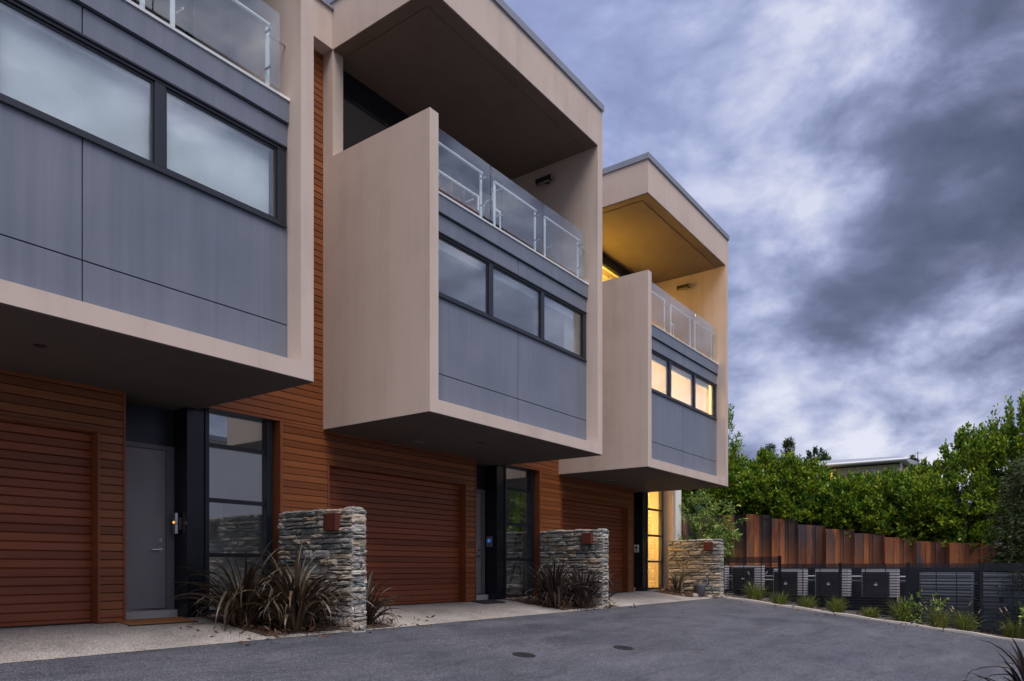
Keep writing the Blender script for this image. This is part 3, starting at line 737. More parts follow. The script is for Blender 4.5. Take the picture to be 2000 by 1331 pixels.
# mats
def gmat(name, lb, x0, x1, y0, y1, mat):
    t = thing(name, lb, 'doormat', ((x0 + x1) / 2, (y0 + y1) / 2, gz(0, (y0 + y1) / 2)))
    b = MB(); n = len(b.v)
    for (x, y) in ((x0, y0), (x1, y0), (x1, y1), (x0, y1)): b.v.append((x, y, gz(x, y) + .006))
    for (x, y) in ((x0, y0), (x1, y0), (x1, y1), (x0, y1)): b.v.append((x, y, gz(x, y) + .03))
    b.f += [(0, 3, 2, 1), (4, 5, 6, 7), (0, 1, 5, 4), (1, 2, 6, 5), (2, 3, 7, 6), (3, 0, 4, 7)]
    part('pile', b, mat, t, bev=.004)
    c = MB(); e = .015
    for (xa, xb, ya, yb) in ((x0 - e, x1 + e, y0 - e, y0 - .001), (x0 - e, x1 + e, y1 + .001, y1 + e)):
        m0 = len(c.v)
        for (x, y) in ((xa, ya), (xb, ya), (xb, yb), (xa, yb)): c.v.append((x, y, gz(x, y) + .005))
        for (x, y) in ((xa, ya), (xb, ya), (xb, yb), (xa, yb)): c.v.append((x, y, gz(x, y) + .018))
        c.f += [tuple(m0 + k for k in q) for q in ((0, 3, 2, 1), (4, 5, 6, 7), (0, 1, 5, 4), (1, 2, 6, 5), (2, 3, 7, 6), (3, 0, 4, 7))]
    part('edging', c, M['rubber'], t)
gmat('doormat', 'brown coir doormat at the step of the grey front door', 4.19, 5.02, 8.62, 8.97, M['mat'])
gmat('doormat', 'thin black doormat on the concrete at the middle townhouse entry', 10.75, 11.4, 8.56, 8.86, M['rubber'])
# manhole covers
for (u, lb) in (((7.4, 5.26), 'round iron cover in the asphalt nearer the camera'), ((9.26, 4.85), 'round iron cover in the asphalt farther to the right')):
    x, y = u; t = thing('manhole_cover', lb, 'manhole cover', (x, y, gz(x, y)), 'iron covers set in the driveway'); t.rotation_euler = (math.atan(.12), 0, 0)
    b = MB(); b.lathe([(.12, 0), (.12, .006), (.001, .006)], 0, 0, 0, 32); link('lid', b.v, b.f, M['iron'], t)
    b = MB(); n = 32
    for (r0, z) in ((.124, .0), (.145, .0), (.145, .008), (.124, .008)):
        for k in range(n): a = 2 * math.pi * k / n; b.v.append((r0 * math.cos(a), r0 * math.sin(a), z))
    for q in range(4):
        for k in range(n): b.f.append((q * n + k, q * n + (k + 1) % n, ((q + 1) % 4) * n + (k + 1) % n, ((q + 1) % 4) * n + k))
    link('rim', b.v, b.f, M['dark'], t)
    b = MB()
    for k in range(-3, 4): b.box(-.07, .07, k * .022 - .004, k * .022 + .004, .006, .009)
    link('tread', b.v, b.f, M['iron'], t)

# ------------------------------------------------------------------ balcony furniture
def sofa(i, lb):
    ox = (i - 1) * PP; t = thing('outdoor_sofa', lb, 'sofa', (8.3 + ox, 7.5, 5.262))
    b = MB()
    for x in (7.62, 8.98):
        for y in (7.28, 7.9): b.tube([(x + ox, y, 5.262), (x + ox, y, 5.88)], .02, 8)
    b.tube([(7.6 + ox, 7.28, 5.88), (9.0 + ox, 7.28, 5.88)], .02, 8); b.tube([(7.6 + ox, 7.28, 5.87), (7.6 + ox, 7.9, 5.87)], .02, 8); b.tube([(9.0 + ox, 7.28, 5.87), (9.0 + ox, 7.9, 5.87)], .02, 8)
    part('frame', b, M['white'], t)
    b = MB(); b.box(7.6 + ox, 9.0 + ox, 7.26, 7.9, 5.50, 5.66)
    for k in range(5): b.box(7.7 + ox + k * .3, 7.75 + ox + k * .3, 7.262, 7.30, 5.66, 5.85)
    part('seat', b, M['furn'], t)
sofa(0, 'dark timber and white frame seat on the nearest balcony, cut off by the photo edge'); sofa(1, 'dark timber and white frame seat on the middle balcony behind glass')
t = thing('hanging_chair', 'egg shaped wire hanging chair outline behind the middle balcony glass', 'chair', (9.75, 7.6, 5.3))
b = MB(); pts = []
for k in range(21):
    a = math.pi * k / 20; pts.append((9.75 + .27 * math.cos(a) * 1.0, 7.6, 5.75 + .48 * math.sin(a)))
pts = [(9.98, 7.6, 5.3)] + pts + [(9.52, 7.6, 5.3)]; b.tube(pts, .007, 6); part('frame', b, M['steel'], t)
b = MB(); b.tube([(9.75, 7.6, 6.23), (9.76, 7.6, 6.34), (9.73, 7.6, 6.40), (9.76, 7.6, 6.44)], .012, 6); part('hook', b, M['steel'], t)

# ------------------------------------------------------------------ telescope in the middle hall
t = thing('telescope', 'black telescope on a tripod inside the middle entry window', 'telescope', (13.36, 9.66, -.62))
b = MB(); b.tube([(13.34, 9.62, .98), (13.36, 9.66, .35)], .075, 14); part('tube', b, M['dark'], t)
b = MB(); b.tube([(13.34, 9.6, .80), (13.55, 9.68, .93)], .02, 8); b.tube([(13.28, 9.6, .52), (13.18, 9.5, .44)], .03, 8); part('mount', b, M['steel'], t)
for dx, dy in ((.22, .0), (-.12, .2), (-.12, -.2)):
    b = MB(); b.tube([(13.36, 9.66, .35), (13.36 + dx, 9.66 + dy, -.62)], .016, 8); part('leg', b, M['dark'], t)
t = thing('potted_plant', 'leafy plant in a dark pot glowing behind the lit entry glass', 'plant', (20.50, 9.75, -.62))
b = MB(); b.lathe([(.10, 0), (.14, .25), (.15, .32), (.13, .32)], 20.50, 9.75, -.62, 20); part('pot', b, M['dark'], t)

# ------------------------------------------------------------------ foliage generators
def leaf_mesh(name, tips, rng, per, length, leaf, width, up=.3, twig=True):
    """tips: array (n,3) base points and (n,3) directions -> clusters of leaf faces"""
    B, Dr = tips
    n = len(B); N = n * per
    base = np.repeat(B, per, 0); d = np.repeat(Dr, per, 0)
    s = rng.random((N, 1)) * length * rng.uniform(.7, 1.3, (N, 1))
    rnd = rng.normal(size=(N, 3)); rnd /= np.linalg.norm(rnd, axis=1, keepdims=True)
    pos = base + d * s + rnd * leaf * .35
    ld = d * .7 + rnd * .8 + np.array([0, 0, up]); ld /= np.linalg.norm(ld, axis=1, keepdims=True)
    side = np.cross(ld, rng.normal(size=(N, 3))); side /= np.linalg.norm(side, axis=1, keepdims=True)
    nn_ = np.cross(ld, side)
    L = leaf * rng.uniform(.65, 1.25, (N, 1)); Wd = width * rng.uniform(.7, 1.2, (N, 1))
    p0 = pos; p1 = pos + ld * L * .5 + side * Wd * .5; p2 = pos + ld * L + nn_ * L * .12; p3 = pos + ld * L * .5 - side * Wd * .5
    V = np.stack([p0, p1, p2, p3], 1).reshape(-1, 3)
    return V, N
def quads(name, V, mat, parent=None, loc=(0, 0, 0)):
    nf = len(V) // 4; me = bpy.data.meshes.new(name)
    me.vertices.add(len(V)); me.vertices.foreach_set('co', V.astype(np.float32).ravel())
    me.loops.add(nf * 4); me.loops.foreach_set('vertex_index', np.arange(nf * 4, dtype=np.int32))
    me.polygons.add(nf); me.polygons.foreach_set('loop_start', np.arange(0, nf * 4, 4, dtype=np.int32)); me.polygons.foreach_set('loop_total', np.full(nf, 4, dtype=np.int32))
    me.update(calc_edges=True); me.validate(); me.materials.append(mat)
    o = bpy.data.objects.new(name, me); C.objects.link(o); o.location = loc
    if parent: o.parent = parent
    return o
def crown_tips(rng, n, rx, ry, z0, z1, shoots=.15, sh_len=.5, lumps=6, fill=.35, pow_=1.0):
    """points over a lumpy crown, denser near the outside"""
    lp = rng.normal(size=(lumps, 3)); lp /= np.linalg.norm(lp, axis=1, keepdims=True)
    lp *= rng.uniform(.45, .85, (lumps, 1)); lr = rng.uniform(.28, .5, lumps)
    out = []; dirs = []
    zc = (z0 + z1) / 2; hz = (z1 - z0) / 2
    while len(out) < n:
        if rng.random() < fill:
            v = rng.normal(size=3); v /= np.linalg.norm(v); p = v * rng.uniform(.55, .92); dd = v
        else:
            k = rng.integers(lumps); v = rng.normal(size=3); v /= np.linalg.norm(v); p = lp[k] + v * lr[k] * rng.uniform(.75, 1.05); dd = v * .6 + lp[k] * .7
            dd /= np.linalg.norm(dd)
        q = np.array([p[0] * rx, p[1] * ry, zc + p[2] * hz])
        out.append(q); dirs.append(dd)
    return np.array(out), np.array(dirs)
def trunk_mb(h0, h1, r, rng, spread=.6, limbs=5, lean=(0, 0)):
    b = MB(); top = (h0 + h1) * .5
    pts = [(lean[0] * k + rng.uniform(-.03, .03), lean[1] * k + rng.uniform(-.03, .03), h0 * 0 + top * k) for k in np.linspace(0, 1, 5)]
    b.tube(pts, r, 8, r * .5)
    for k in range(limbs):
        a = k * 2.4 + rng.uniform(0, 1); z = top * rng.uniform(.45, .95); e = (math.cos(a) * spread, math.sin(a) * spread, z + (h1 - z) * rng.uniform(.5, .8))
        s = (lean[0] * z / top, lean[1] * z / top, z); m_ = ((s[0] + e[0]) / 2, (s[1] + e[1]) / 2, (s[2] + e[2]) / 2 - .08)
        b.tube([s, m_, e], r * .4, 6, r * .12)
    return b
def shrub(name, lb, cat, x, y, zb, h, rx, ry, seed, mat, n=230, per=22, leaf=.10, width=.05, group=None, shoots=10, crown_low=.12, r=.05, sh=.45, fill=.35, lumps=6, up=.3):
    rng = np.random.default_rng(seed)
    t = thing(name, lb, cat, (x, y, zb), group)
    b = trunk_mb(0, h, r, rng, min(rx, ry) * .7); link('trunk', b.v, b.f, M['bark'], t)
    B, Dd = crown_tips(rng, n, rx, ry, h * crown_low, h, fill=fill, lumps=lumps)
    Dd = Dd + np.array([0, 0, .15 + up]); Dd /= np.linalg.norm(Dd, axis=1, keepdims=True)
    V, N = leaf_mesh('c', (B, Dd), rng, per, .28, leaf, width, up)
    Vs = [V]
    if shoots:
        a = rng.uniform(0, 6.28, shoots); q = rng.uniform(0, .75, shoots)
        SB = np.stack([np.cos(a) * rx * q, np.sin(a) * ry * q, h * (1 - .35 * q ** 2) - .12], 1)
        SD = np.stack([np.cos(a) * .22 * q, np.sin(a) * .22 * q, np.ones(shoots)], 1); SD /= np.linalg.norm(SD, axis=1, keepdims=True)
        V2, _ = leaf_mesh('s', (SB, SD), rng, 90, sh, leaf * .9, width * .9, .5); Vs.append(V2)
    quads('crown', np.concatenate(Vs), mat, t)
    return t
# hedge of bushes on the bank behind the sheet piles
hp = [(23.7, 9.3, 4.1), (23.6, 8.35, 3.75), (23.7, 7.35, 3.55), (23.6, 6.4, 3.25), (23.7, 5.45, 2.72), (23.55, 4.55, 2.62), (23.6, 3.65, 2.60), (23.6, 2.75, 2.85), (23.55, 1.85, 3.5), (23.5, .85, 4.1), (23.4, -.3, 4.3)]
for k, (x, y, zt) in enumerate(hp):
    zb = bank_z(x, y)
    if k in (9, 10): continue
    shrub('hedge_bush', ['bushy green hedge shrub above the tallest rusty piles, leftmost of the hedge', 'glossy green hedge shrub second from the left above the piles', 'tall yellow green hedge shrub with a rounded top, third from the left', 'green hedge shrub just left of the far metal roof', 'green hedge shrub in front of the lit far window', 'green hedge shrub in front of the far house roof', 'green hedge shrub in front of the right end of the far roof', 'dark green hedge shrub right of the far house', 'tall hedge shrub at the left foot of the spiky tree'][k],
          'shrub', x, y, zb - .05, zt - zb, [.95, .85][k % 2], .80, 50 + k, M['hedge'], n=560, per=26, leaf=.12, width=.06, group='hedge shrubs on the bank above the rusty piles', shoots=9, crown_low=-.30, sh=.34)
for k, (x, y) in enumerate(((25.6, 8.8), (25.7, 7.2), (25.6, 5.6), (25.7, 4.0), (25.6, 2.4), (25.5, .8), (25.6, -.9))):
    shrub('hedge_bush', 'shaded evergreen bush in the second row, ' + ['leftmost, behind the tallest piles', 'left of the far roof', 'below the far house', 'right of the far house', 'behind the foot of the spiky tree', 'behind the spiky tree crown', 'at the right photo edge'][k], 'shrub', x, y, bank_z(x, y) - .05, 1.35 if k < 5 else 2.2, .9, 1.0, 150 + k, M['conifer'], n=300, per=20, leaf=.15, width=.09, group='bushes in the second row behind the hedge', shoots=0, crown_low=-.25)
# right: tall spiky-topped tree
shrub('broadleaf_tree', 'tall spiky topped green tree at the right edge above the hedge', 'tree', 23.9, .55, .5, 3.3, .95, 1.15, 91, M['hedge'], n=620, per=26, leaf=.12, width=.055, shoots=30, crown_low=-.05, r=.09, sh=.85)
shrub('broadleaf_tree', 'green tree standing behind the spiky tree, cut off by the right edge', 'tree', 24.6, -1.2, .5, 3.7, 1.2, 1.2, 93, M['hedge'], n=420, per=24, leaf=.12, width=.055, shoots=16, crown_low=0, r=.09, sh=.8)
# darker conifer in front of it
def conifer(lb, x, y, zb, h, rr, seed, n=420, leaf=.16, width=.02, droop=-.25, per=40, ln=.75, low=.1, cat='tree'):
    rng = np.random.default_rng(seed); t = thing('conifer', lb, cat, (x, y, zb))
    b = MB(); b.tube([(0, 0, 0), (.02, .01, h * .5), (0, 0, h * .95)], .09 * h / 4, 8, .01); link('trunk', b.v, b.f, M['bark'], t)
    z = rng.uniform(low, 1, n) ** .9; a = rng.uniform(0, 6.28, n); q = (1 - z) * rr * rng.uniform(.3, 1, n) + .03
    B = np.stack([np.cos(a) * q * .55, np.sin(a) * q * .55, z * h], 1); Dd = np.stack([np.cos(a), np.sin(a), np.full(n, droop) + rng.normal(size=n) * .12], 1); Dd /= np.linalg.norm(Dd, axis=1, keepdims=True)
    V, _ = leaf_mesh('c', (B, Dd), rng, per, ln, leaf, width, -.05)
    quads('crown', V, M['conifer'], t); return t
conifer('dark feathery conifer drooping over the end of the rusty piles', 21.9, -.1, -1.6, 4.5, 2.3, 5, n=760, per=46, leaf=.15, width=.022, ln=.8)
# small far conifers on the skyline
for (u_, v_, X, lb, cone) in ((1540, 858, 62, 'small dark pointed conifer on the skyline left of the far house', 1), (1506, 868, 66, 'tiny dark conifer on the skyline, far left', 1), (1592, 886, 50, 'small round dark tree against the sky beside the far roof', 0), (1783, 905, 55, 'small tree on the skyline right of the far house', 0), (1804, 918, 60, 'tiny pointed tree farthest right on the skyline', 1)):
    c_, s_ = math.cos(TH), math.sin(TH); a_ = (u_ - 1000) / 1422.1; tt = X / (c_ + a_ * s_); Y = tt * (s_ - a_ * c_); Z = tt * (1108.95 - v_) / 1422.1
    if cone: conifer(lb, X, Y, 2.2, Z - 2.2, 1.0, int(u_), n=260, per=26, leaf=.2, width=.06, ln=.32, droop=-.1)
    else: shrub('far_tree', lb, 'tree', X, Y, 2.2, Z - 2.2, .95, .95, int(u_), M['conifer'], n=150, per=24, leaf=.22, width=.1, shoots=4, crown_low=.35, r=.12)
# tree at the end of the houses: trunk behind the fence, drooping crown
shrub('broadleaf_tree', 'slim tree with light green drooping leaves beside the end townhouse', 'tree', 21.75, 8.55, -.8, 3.1, .9, 1.05, 17, M['tree'], n=230, per=20, leaf=.13, width=.05, shoots=0, crown_low=.30, r=.06, fill=.1, lumps=9, up=-.5)
shrub('broadleaf_tree', 'tall thin topped tree rising behind the end townhouse corner', 'tree', 26.5, 10.0, 1.6, 4.3, 1.0, .95, 19, M['tree'], n=200, per=18, leaf=.12, width=.05, shoots=12, crown_low=.25, r=.07, sh=.6)
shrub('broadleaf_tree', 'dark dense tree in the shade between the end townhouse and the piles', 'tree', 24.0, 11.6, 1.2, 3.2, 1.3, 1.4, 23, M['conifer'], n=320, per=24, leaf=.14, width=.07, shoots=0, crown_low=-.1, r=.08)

# blades: flax and tufts
def blades(rng, n, L, wd, spread, droop, seg=9, stiff=.0, r0=.06):
    v = []; f = []
    for k in range(n):
        a = rng.uniform(0, 2 * math.pi); tilt = abs(rng.normal()) * spread + .05; tilt = min(tilt, 1.25)
        l = L * rng.uniform(.55, 1.12); w_ = wd * rng.uniform(.7, 1.25); dr = droop * rng.uniform(.3, 1.7)
        bend_at = rng.uniform(.35, .75); kink = rng.random() < .22
        p = Vector((math.cos(a) * r0 * rng.uniform(0, 1), math.sin(a) * r0 * rng.uniform(0, 1), -.03)); th_ = tilt * .45
        sd = Vector((-math.sin(a), math.cos(a), 0)); tw = rng.uniform(-.5, .5)
        b = len(v); az = a
        for s in range(seg + 1):
            fr = s / seg; ww = w_ * (min(1, .55 + fr * 1.6) if fr < .45 else max(.02, 1 - ((fr - .45) / .55) ** 1.7))
            d = Vector((math.cos(az) * math.sin(th_), math.sin(az) * math.sin(th_), math.cos(th_)))
            s2 = (sd * math.cos(tw * fr) + d.cross(sd) * math.sin(tw * fr))
            nrm_ = d.cross(s2) * (ww * .22)
            v += [tuple(p - s2 * ww / 2 + nrm_), tuple(p - nrm_ * .6), tuple(p + s2 * ww / 2 + nrm_)]
            if s < seg:
                for q in (0, 1): f.append((b + 3 * s + q, b + 3 * s + q + 1, b + 3 * s + q + 4, b + 3 * s + q + 3))
            p = p + d * (l / seg); th_ += (tilt * .55 + dr * fr * 1.6) / seg * 1.6
            if kink and fr < bend_at <= fr + 1 / seg: th_ += rng.uniform(.7, 1.5)
            az += rng.uniform(-.04, .04)
    return v, f
def flax(lb, x, y, n, L, wd, seed, mat, spread=.55, droop=1.0, cat='plant', group=None, r0=.09, name='flax_clump'):
    rng = np.random.default_rng(seed); t = thing(name, lb, cat, (x, y, gz(x, y)), group)
    v, f = blades(rng, n, L, wd, spread, droop, r0=r0); link('leaves', v, f, mat, t)
    v, f = blades(rng, max(6, n // 5), L * .55, wd * .8, .9, 1.6, r0=r0 * 1.3); link('dead_leaves', v, f, M['litter'], t)
    return t
G1 = 'bronze flax clumps beside the stone walls'
flax('large bronze flax with pale bent leaves in front of the nearest stone wall', 5.80, 7.66, 150, 1.12, .05, 2, M['flax'], .62, 1.25, group=G1, r0=.14)
flax('bronze flax with arching leaves between the black column and the nearest stone wall', 5.42, 8.22, 140, 1.15, .04, 3, M['flax'], .80, 1.5, group=G1, r0=.12)
flax('low bronze flax hard against the long face of the nearest stone wall', 6.12, 7.9, 80, .95, .04, 4, M['flaxdk'], .65, 1.3, group=G1)
flax('bronze flax right of the nearest stone wall, in front of the garage door', 7.0, 7.72, 75, .95, .042, 5, M['flax'], .7, 1.2, group=G1)
flax('dark flax left of the second stone wall, below the telescope window', 12.05, 7.85, 150, 1.08, .042, 6, M['flaxdk'], .55, .8, group=G1, r0=.13)
flax('dark flax in front of the second stone wall', 12.65, 7.55, 140, .98, .04, 7, M['flaxdk'], .6, .8, group=G1, r0=.12)
flax('dark flax right of the second stone wall, leaning over the concrete', 13.6, 7.7, 70, .95, .04, 8, M['flaxdk'], .6, .9, group=G1)
flax('small brown flax between the lit entry and the last stone wall', 18.95, 8.25, 30, .75, .032, 9, M['flax'], .4, .6, group=G1)
flax('flax in the bottom right corner with long dark pointed leaves', 9.75, .12, 85, 1.12, .05, 10, M['flaxdk'], .75, .8, group=G1)
G2 = 'grass tufts along the kerb'
for k, (x, y, h, lb) in enumerate(((20.3, 6.55, .60, 'large green grass tuft nearest the last stone wall'), (20.15, 5.85, .42, 'olive grass tuft, second along the kerb from the stone wall'), (20.2, 5.15, .42, 'bright green grass tuft, third along the kerb'), (20.2, 4.42, .48, 'green grass tuft, fourth along the kerb'), (20.3, 3.62, .34, 'small brownish grass tuft, fifth along the kerb'), (20.25, 2.90, .66, 'tallest grass tuft with pale seed heads, below the fence post'), (20.15, 2.1, .55, 'dark olive grass tuft with seed heads right of the tallest one'), (20.2, 1.58, .55, 'grass tuft with pale seed heads, eighth along the kerb'), (20.3, .62, .50, 'dark grass tuft near the right edge'))):
    rng = np.random.default_rng(30 + k); t = thing('grass_tuft', lb, 'grass', (x, y, gz(x, y)), G2)
    v, f = blades(rng, 230, h * 1.05, .012, .42, .55, seg=5, r0=.17); link('leaves', v, f, M['tuft'], t)
    if k in (0, 5, 6, 7, 8):
        for q in range(4 if k else 3):
            a = rng.uniform(0, 6.28); rr = rng.uniform(.1, .38); e = Vector((math.cos(a) * rr, math.sin(a) * rr, h * rng.uniform(.75, 1.35)))
            st = MB(); st.tube([(0, 0, 0), tuple(e * .6 + Vector((0, 0, .1))), tuple(e)], .004, 4); e2 = e + Vector((math.cos(a) * .05, math.sin(a) * .05, .09))
            so_ = link('stalk', st.v, st.f, M['tuft'], t)
            b = MB(); b.tube([tuple(e), tuple((e + e2) / 2), tuple(e2)], .015, 6, .006); link('seed_head', b.v, b.f, M['seed'], so_)
# leafy shrub at the right end of the bed
for (x, y, h, lb, sd2) in ((20.4, 2.5, .72, 'low leafy shrub with pale leaves against the fence', 61), (20.2, .15, .75, 'leafy shrub with pale leaves in the bed at the right edge', 62)):
    shrub('bed_shrub', lb, 'shrub', x, y, gz(x, y), h, .28, .35, sd2, M['tree'], n=26, per=8, leaf=.11, width=.06, shoots=0, r=.012)
# small pot by the last wall, stones
t = thing('plant_pot', 'grey tapered pot in front of the last stone wall', 'pot', (19.2, 7.72, gz(0, 7.72)))
b = MB(); b.lathe([(.13, .0), (.165, .28), (.185, .36), (.165, .36), (.15, .30), (.01, .30)], 19.2, 7.72, gz(0, 7.72), 24); part('vessel', b, M['pot'], t, smooth=True)
b = MB(); b.lathe([(.15, .305), (.01, .32)], 19.2, 7.72, gz(0, 7.72), 16); part('soil_fill', b, M['soil'], t)
rr = random.Random(5)
def rock(x, y, s, seed, lb):
    r = random.Random(seed); b = MB(); n = 10; m = 6
    prof = []
    for i in range(m + 1):
        ph = math.pi * i / m
        for k in range(n):
            a = 2 * math.pi * k / n; q = s * r.uniform(.82, 1.1)
            b.v.append((q * math.sin(ph) * math.cos(a), q * math.sin(ph) * math.sin(a) * .8, q * math.cos(ph) * .55 + s * .25))
    for i in range(m):
        for k in range(n): b.f.append((i * n + k, i * n + (k + 1) % n, (i + 1) * n + (k + 1) % n, (i + 1) * n + k))
    o = link('rock', b.v, b.f, M['stone'], None, (x, y, gz(x, y)), True); tag(o, lb, 'rock', 'loose rocks at the last stone wall')
rock(18.95, 7.75, .12, 1, 'pale loose rock left of the grey pot'); rock(19.35, 7.5, .09, 2, 'small pale rock right of the grey pot'); rock(18.6, 7.95, .06, 3, 'smallest rock on the edge of the bed, left of the others')
# leaf litter
rng = np.random.default_rng(77); pts = []
for (xa, xb, ya, yb, n) in ((5.2, 6.4, 7.38, 8.9, 260), (6.7, 7.3, 7.38, 8.3, 90), (11.8, 13.05, 7.38, 8.9, 300), (13.35, 13.95, 7.38, 8.3, 90), (18.4, 19.6, 7.5, 8.9, 160), (19.98, 20.5, .3, 8.2, 260), (4.6, 7.6, 7.0, 7.4, 26), (11.6, 14.2, 7.0, 7.4, 24), (18.6, 19.85, 1.0, 7.4, 50), (4.5, 5.3, 7.4, 8.4, 14), (7.3, 8.2, 7.3, 8.6, 14)):
    P_ = np.stack([rng.uniform(xa, xb, n), rng.uniform(ya, yb, n)], 1); pts += [(a, b_, gz(a, b_) + .028) for a, b_ in P_]
Bp = np.array(pts); Dd = rng.normal(size=Bp.shape) * np.array([1, 1, .25]); Dd /= np.linalg.norm(Dd, axis=1, keepdims=True)
V, _ = leaf_mesh('l', (Bp, Dd), rng, 2, .03, .09, .028, 0)
V[:, 2] = np.maximum(V[:, 2], -2.2)
tag(quads('leaf_litter', V, M['litter']), 'dead brown leaves scattered over the planting beds', 'leaves', kind='stuff')
# interior plant leaves
rng = np.random.default_rng(8)
root_p = [o for o in bpy.data.objects if o.name == 'potted_plant'][0]
v, f = blades(rng, 26, 1.15, .06, .35, .8, r0=.05); v = [(a, b_, c + .3) for a, b_, c in v]; link('leaves', v, f, M['conifer'], root_p)

# ------------------------------------------------------------------ slatted fence
FX = 20.6; posts = [(7.58, .35, .34), (5.97, .35, .17), (4.41, .12, .12), (2.82, .12, .12), (1.27, .12, .10), (-.30, .12, .1), (-1.9, .12, .1)]
fz = [.32, .12, .12, .12, .12, .12]
for k in range(6):
    ya, yb = posts[k][0], posts[k + 1][0]; top = fz[k]
    t = thing('fence_panel', ['black slatted fence panel nearest the stone wall, a step higher than the rest', 'black slatted fence panel second from the stone wall', 'black slatted fence panel third from the stone wall', 'black slatted fence panel behind the tallest grass tuft', 'black slatted fence panel in front of the pale cabinet, near the right edge', 'black slatted fence panel cut off by the right edge'][k],
              'fence', (FX, (ya + yb) / 2, gz(0, (ya + yb) / 2)), 'black slatted fence panels at the end of the driveway')
    b = MB(); low = gz(0, yb) + .12; z = top - .02; first = True
    while z > low:
        zz_ = z - .022
        # lower slats only where ground allows
        y_hi = ya - .04; y_lo = yb + .04
        gmin = gz(0, y_hi)
        if zz_ < gmin + .05:
            y_hi = min(y_hi, (zz_ - .05 + .66) / .12 + 8.86)
        if y_hi - y_lo > .1: b.box(FX - .03, FX + .006, y_lo, y_hi, zz_, z + .0)
        z -= .070 if z < top - .16 else .030
    part('slats', b, M['black'], t)
    b = MB(); b.box(FX + .007, FX + .02, ya - .62, ya - .60, gz(0, ya - .6) + .1, top - .03); b.box(FX + .007, FX + .02, yb + .5, yb + .52, gz(0, yb + .5) + .1, top - .03); part('batten', b, M['black'], t)
    b = MB(); b.box(FX - .035, FX + .035, yb - .035, yb + .035, gz(0, yb) - .1, top + .005); part('post', b, M['column'], t)
    if k == 0:
        b = MB(); b.box(FX - .035, FX + .035, ya - .035, ya + .035, gz(0, ya) - .1, top + .005); part('post', b, M['column'], t)
# air conditioners behind the fence
def ac(y, x, w_, ztop, h, lb, k):
    t = thing('air_conditioner', lb, 'air conditioner', (x, y, ztop - h), 'air conditioning units behind the fence')
    b = MB(); b.box(x, x + .34, y - w_ / 2, y + w_ / 2, ztop - h, ztop); part('casing', b, M['acbody'], t, bev=.015)
    g0, g1 = (y - w_ / 2 + .19, y + w_ / 2 - .025); zc = ztop - h / 2 - .03
    b = MB(); b.box(x - .012, x - .001, g0, g1, ztop - h + .015, ztop - .07); gr = part('grille', b, M['acdark'], t)
    b = MB(); yc = (g0 + g1) / 2
    for q in range(9): b.box(x - .022, x - .013, g0 + .02, g1 - .02, ztop - h + .09 + q * .065, ztop - h + .096 + q * .065)
    part('guard_bars', b, M['acdark'], t, sub=gr)
    b = MB(); b.tube([(x - .024, yc, zc), (x - .03, yc, zc)], .045, 16); part('hub', b, M['acbody'], t, sub=gr)
    b = MB(); b.box(x + .03, x + .3, y - w_ / 2 + .08, y - w_ / 2 + .14, ztop - h - .3, ztop - h - .001); b.box(x + .03, x + .3, y + w_ / 2 - .14, y + w_ / 2 - .08, ztop - h - .3, ztop - h - .001); part('foot', b, M['dark'], t)
for k, (y, lb) in enumerate(((8.1, 'pale air conditioning unit beside the last stone wall, leftmost of the row'), (7.05, 'air conditioning unit behind the raised fence panel'), (5.85, 'air conditioning unit behind the second fence panel, left of the fence post'), (4.72, 'air conditioning unit straddling the fence post in the middle of the row'), (3.55, 'air conditioning unit behind the tallest grass tuft, rightmost of the row'))):
    ac(y, 21.05, .86, (.08 if k < 2 else -.04), .74, lb, k)
for k, (y, w_, lb) in enumerate(((2.05, 1.15, 'wide pale louvred cabinet behind the fence, left one'), (.80, 1.0, 'wide pale louvred cabinet behind the fence, right one at the photo edge'))):
    t = thing('cabinet', lb, 'cabinet', (21.1, y, -1.5), 'louvred cabinets behind the fence')
    b = MB(); b.box(21.0, 21.5, y - w_ / 2, y + w_ / 2, -1.6, -.12); part('body', b, M['cabinet'], t, bev=.01)
    b = MB()
    for q in range(14): b.box(20.975, 20.998, y - w_ / 2 + .03, y + w_ / 2 - .03, -1.5 + q * .098, -1.5 + q * .098 + .07)
    part('louvres', b, M['cabinet'], t)
    b = MB(); b.box(20.955, 20.973, y + .05, y + .13, -.82, -.70); part('latch', b, M['dark'], t)
t = thing('shade_backdrop', 'added dark backdrop of boards standing in for shade behind the air conditioning units', 'wall', (21.75, 3.5, -1.2))  # backdrop added to darken the gap between fence and piles like shade
b = MB()
for q in range(13): b.box(21.72, 21.75, -2.4, 9.2, -1.9 + q * .147, -1.9 + q * .147 + .14)
part('board', b, M['black'], t)
b = MB()
for q in range(8): b.box(21.751, 21.83, -2.3 + q * 1.6, -2.2 + q * 1.6, -1.9, -.02)
part('batten', b, M['black'], t)
# pipes between the units
t = thing('pipe_run', 'pair of pale pipes running between the air conditioning units', 'pipes', (21.3, 5, -.3))
for z in (-.24, -.36):
    b = MB(); b.tube([(21.45, 3.0, z), (21.45, 8.3, z)], .022, 8); part('pipe', b, M['acbody'], t)

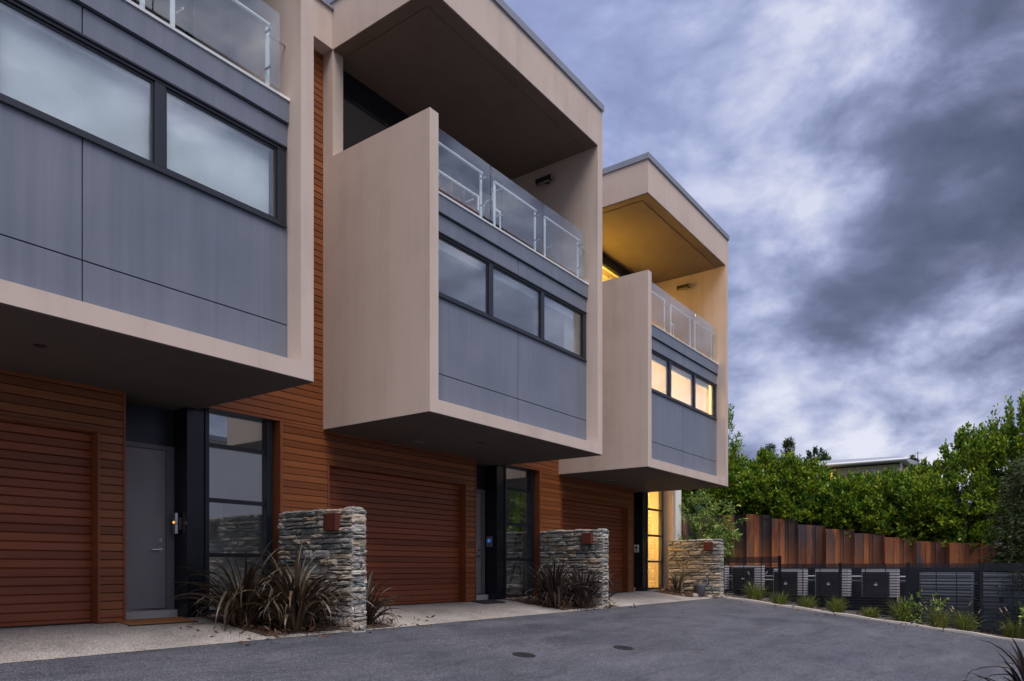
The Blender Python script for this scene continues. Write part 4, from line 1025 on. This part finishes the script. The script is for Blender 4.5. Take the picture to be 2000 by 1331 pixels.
# ------------------------------------------------------------------ sheet pile wall
t = thing('sheet_pile_wall', 'rusty brown corrugated steel sheet pile wall stepping down to the right', 'retaining wall', (22.6, 4.5, -1))
pit = .775; y = 12.2; k = 0; rng = random.Random(9)
while y > -2.5:
    dz_ = rng.uniform(-.03, .03); ym_ = y - pit * .5; tf = lambda q, ym_=ym_, dz_=dz_: float(np.interp(ym_ + (q - ym_) * .3, [-3, 0, 1.95, 2.9, 4.2, 5.2, 6.6, 7.4, 12], [.45, .5, .66, .78, .98, 1.18, 1.50, 1.68, 1.75])) + dz_
    top = tf(y - pit * .5) - .02
    xo = rng.uniform(-.012, .012)
    a = .26; s = .10
    prof = [(y, 22.55), (y - a, 22.55), (y - a - s, 22.80), (y - a - s - (pit - a - 2 * s), 22.80), (y - pit, 22.55)]
    # one pile = out pan + web + in pan + web, with thickness and interlocks
    b = MB(); th = .014; n = len(prof)
    for (yy, xx) in prof: b.v += [(xx + xo, yy, -2.2), (xx + xo, yy, tf(yy)), (xx + xo + th, yy - .004, -2.2), (xx + xo + th, yy - .004, tf(yy))]
    for q in range(n - 1):
        i0, i1 = 4 * q, 4 * q + 4
        b.f += [(i0, i1, i1 + 1, i0 + 1), (i0 + 2, i0 + 3, i1 + 3, i1 + 2), (i0 + 1, i1 + 1, i1 + 3, i0 + 3)]
    b.tube([(22.80 + xo - .02, y - a - s - .1, -2.2), (22.80 + xo - .02, y - a - s - .1, top - .01)], .022, 6)
    b.tube([(22.55 + xo - .012, y - .03, -2.2), (22.55 + xo - .012, y - .03, top - .01)], .018, 6)
    for yy, xx in ((y - a + .01, 22.555), (y - a - s - .01, 22.79), (y - pit + .06, 22.70)): b.tube([(xx + xo - .012, yy, -2.2), (xx + xo - .012, yy, tf(yy) - .01)], .013, 6)
    part('steel_pile', b, M['rust'], t); y -= pit; k += 1
# neighbour on the other side of the driveway: it shows in the ground floor glass
t = thing('neighbour_house', 'pale house across the driveway, seen as a reflection in the entry glass', 'house', (17, -13, -1.9))
b = MB(); b.box(4, 34, -18, -11, -2.0, 5.5); part('wall', b, M['palewall'], t)
b = MB(); b.box(3.8, 34.2, -18.2, -10.8, 5.51, 5.7); part('roof', b, M['flash'], t)
for x in (7, 12, 17, 22, 27):
    b = MB(); b.box(x, x + 1.8, -10.99, -10.93, .2, 1.7); part('window', b, M['glass'], t)
# ------------------------------------------------------------------ far houses
t = thing('far_house', 'distant cream house with grey metal roof and lit window beyond the hedge', 'house', (46, 8.5, 2.2))
b = MB(); b.box(45, 53, 6.55, 10.6, 2.0, 5.72); part('wall', b, M['farwall'], t)
b = MB(); b.v += [(44.5, 6.15, 5.95), (44.5, 11.0, 5.95), (44.5, 11.0, 5.80), (44.5, 6.15, 5.80), (54, 6.15, 6.6), (54, 11.0, 6.6), (54, 11.0, 5.8), (54, 6.15, 5.8), (46.3, 6.8, 6.32), (46.3, 10.9, 6.42)]
b.f += [(0, 1, 2, 3), (4, 7, 6, 5), (0, 3, 7, 4), (1, 5, 6, 2), (2, 6, 7, 3), (0, 8, 9, 1), (8, 4, 5, 9), (0, 4, 8), (1, 9, 5)]
ro = part('roof', b, M['farroof'], t)
b = MB(); b.tube([(44.45, 6.1, 5.90), (44.45, 11.05, 5.90)], .07, 8); part('gutter', b, M['white'], t, sub=ro)
b = MB(); b.tube([(44.95, 6.5, 5.8), (44.95, 6.5, 3)], .05, 8); part('downpipe', b, M['white'], t)
b = MB(); b.box(44.9, 45.06, 9.9, 10.3, 4.9, 5.45); part('window', b, M['amberwin'], t)
b = MB(); b.box(44.92, 45.06, 7.6, 8.9, 4.6, 5.5); part('window', b, M['glass'], t)
b = MB(); b.tube([(47, 5.95, 5.9), (47, 5.95, 6.6)], .02, 6); b.tube([(47, 5.75, 6.5), (47, 6.15, 6.5)], .012, 5); part('aerial', b, M['dark'], t)
t = thing('far_house', 'small distant pale house half hidden left of the hedge top', 'house', (52, 16.8, 2.2))
b = MB(); b.box(52, 58, 16.0, 18.6, 2.0, 7.4); part('wall', b, M['farwall'], t)
b = MB(); b.box(51.7, 58.3, 15.7, 18.9, 7.41, 7.6); part('roof', b, M['farroof'], t)
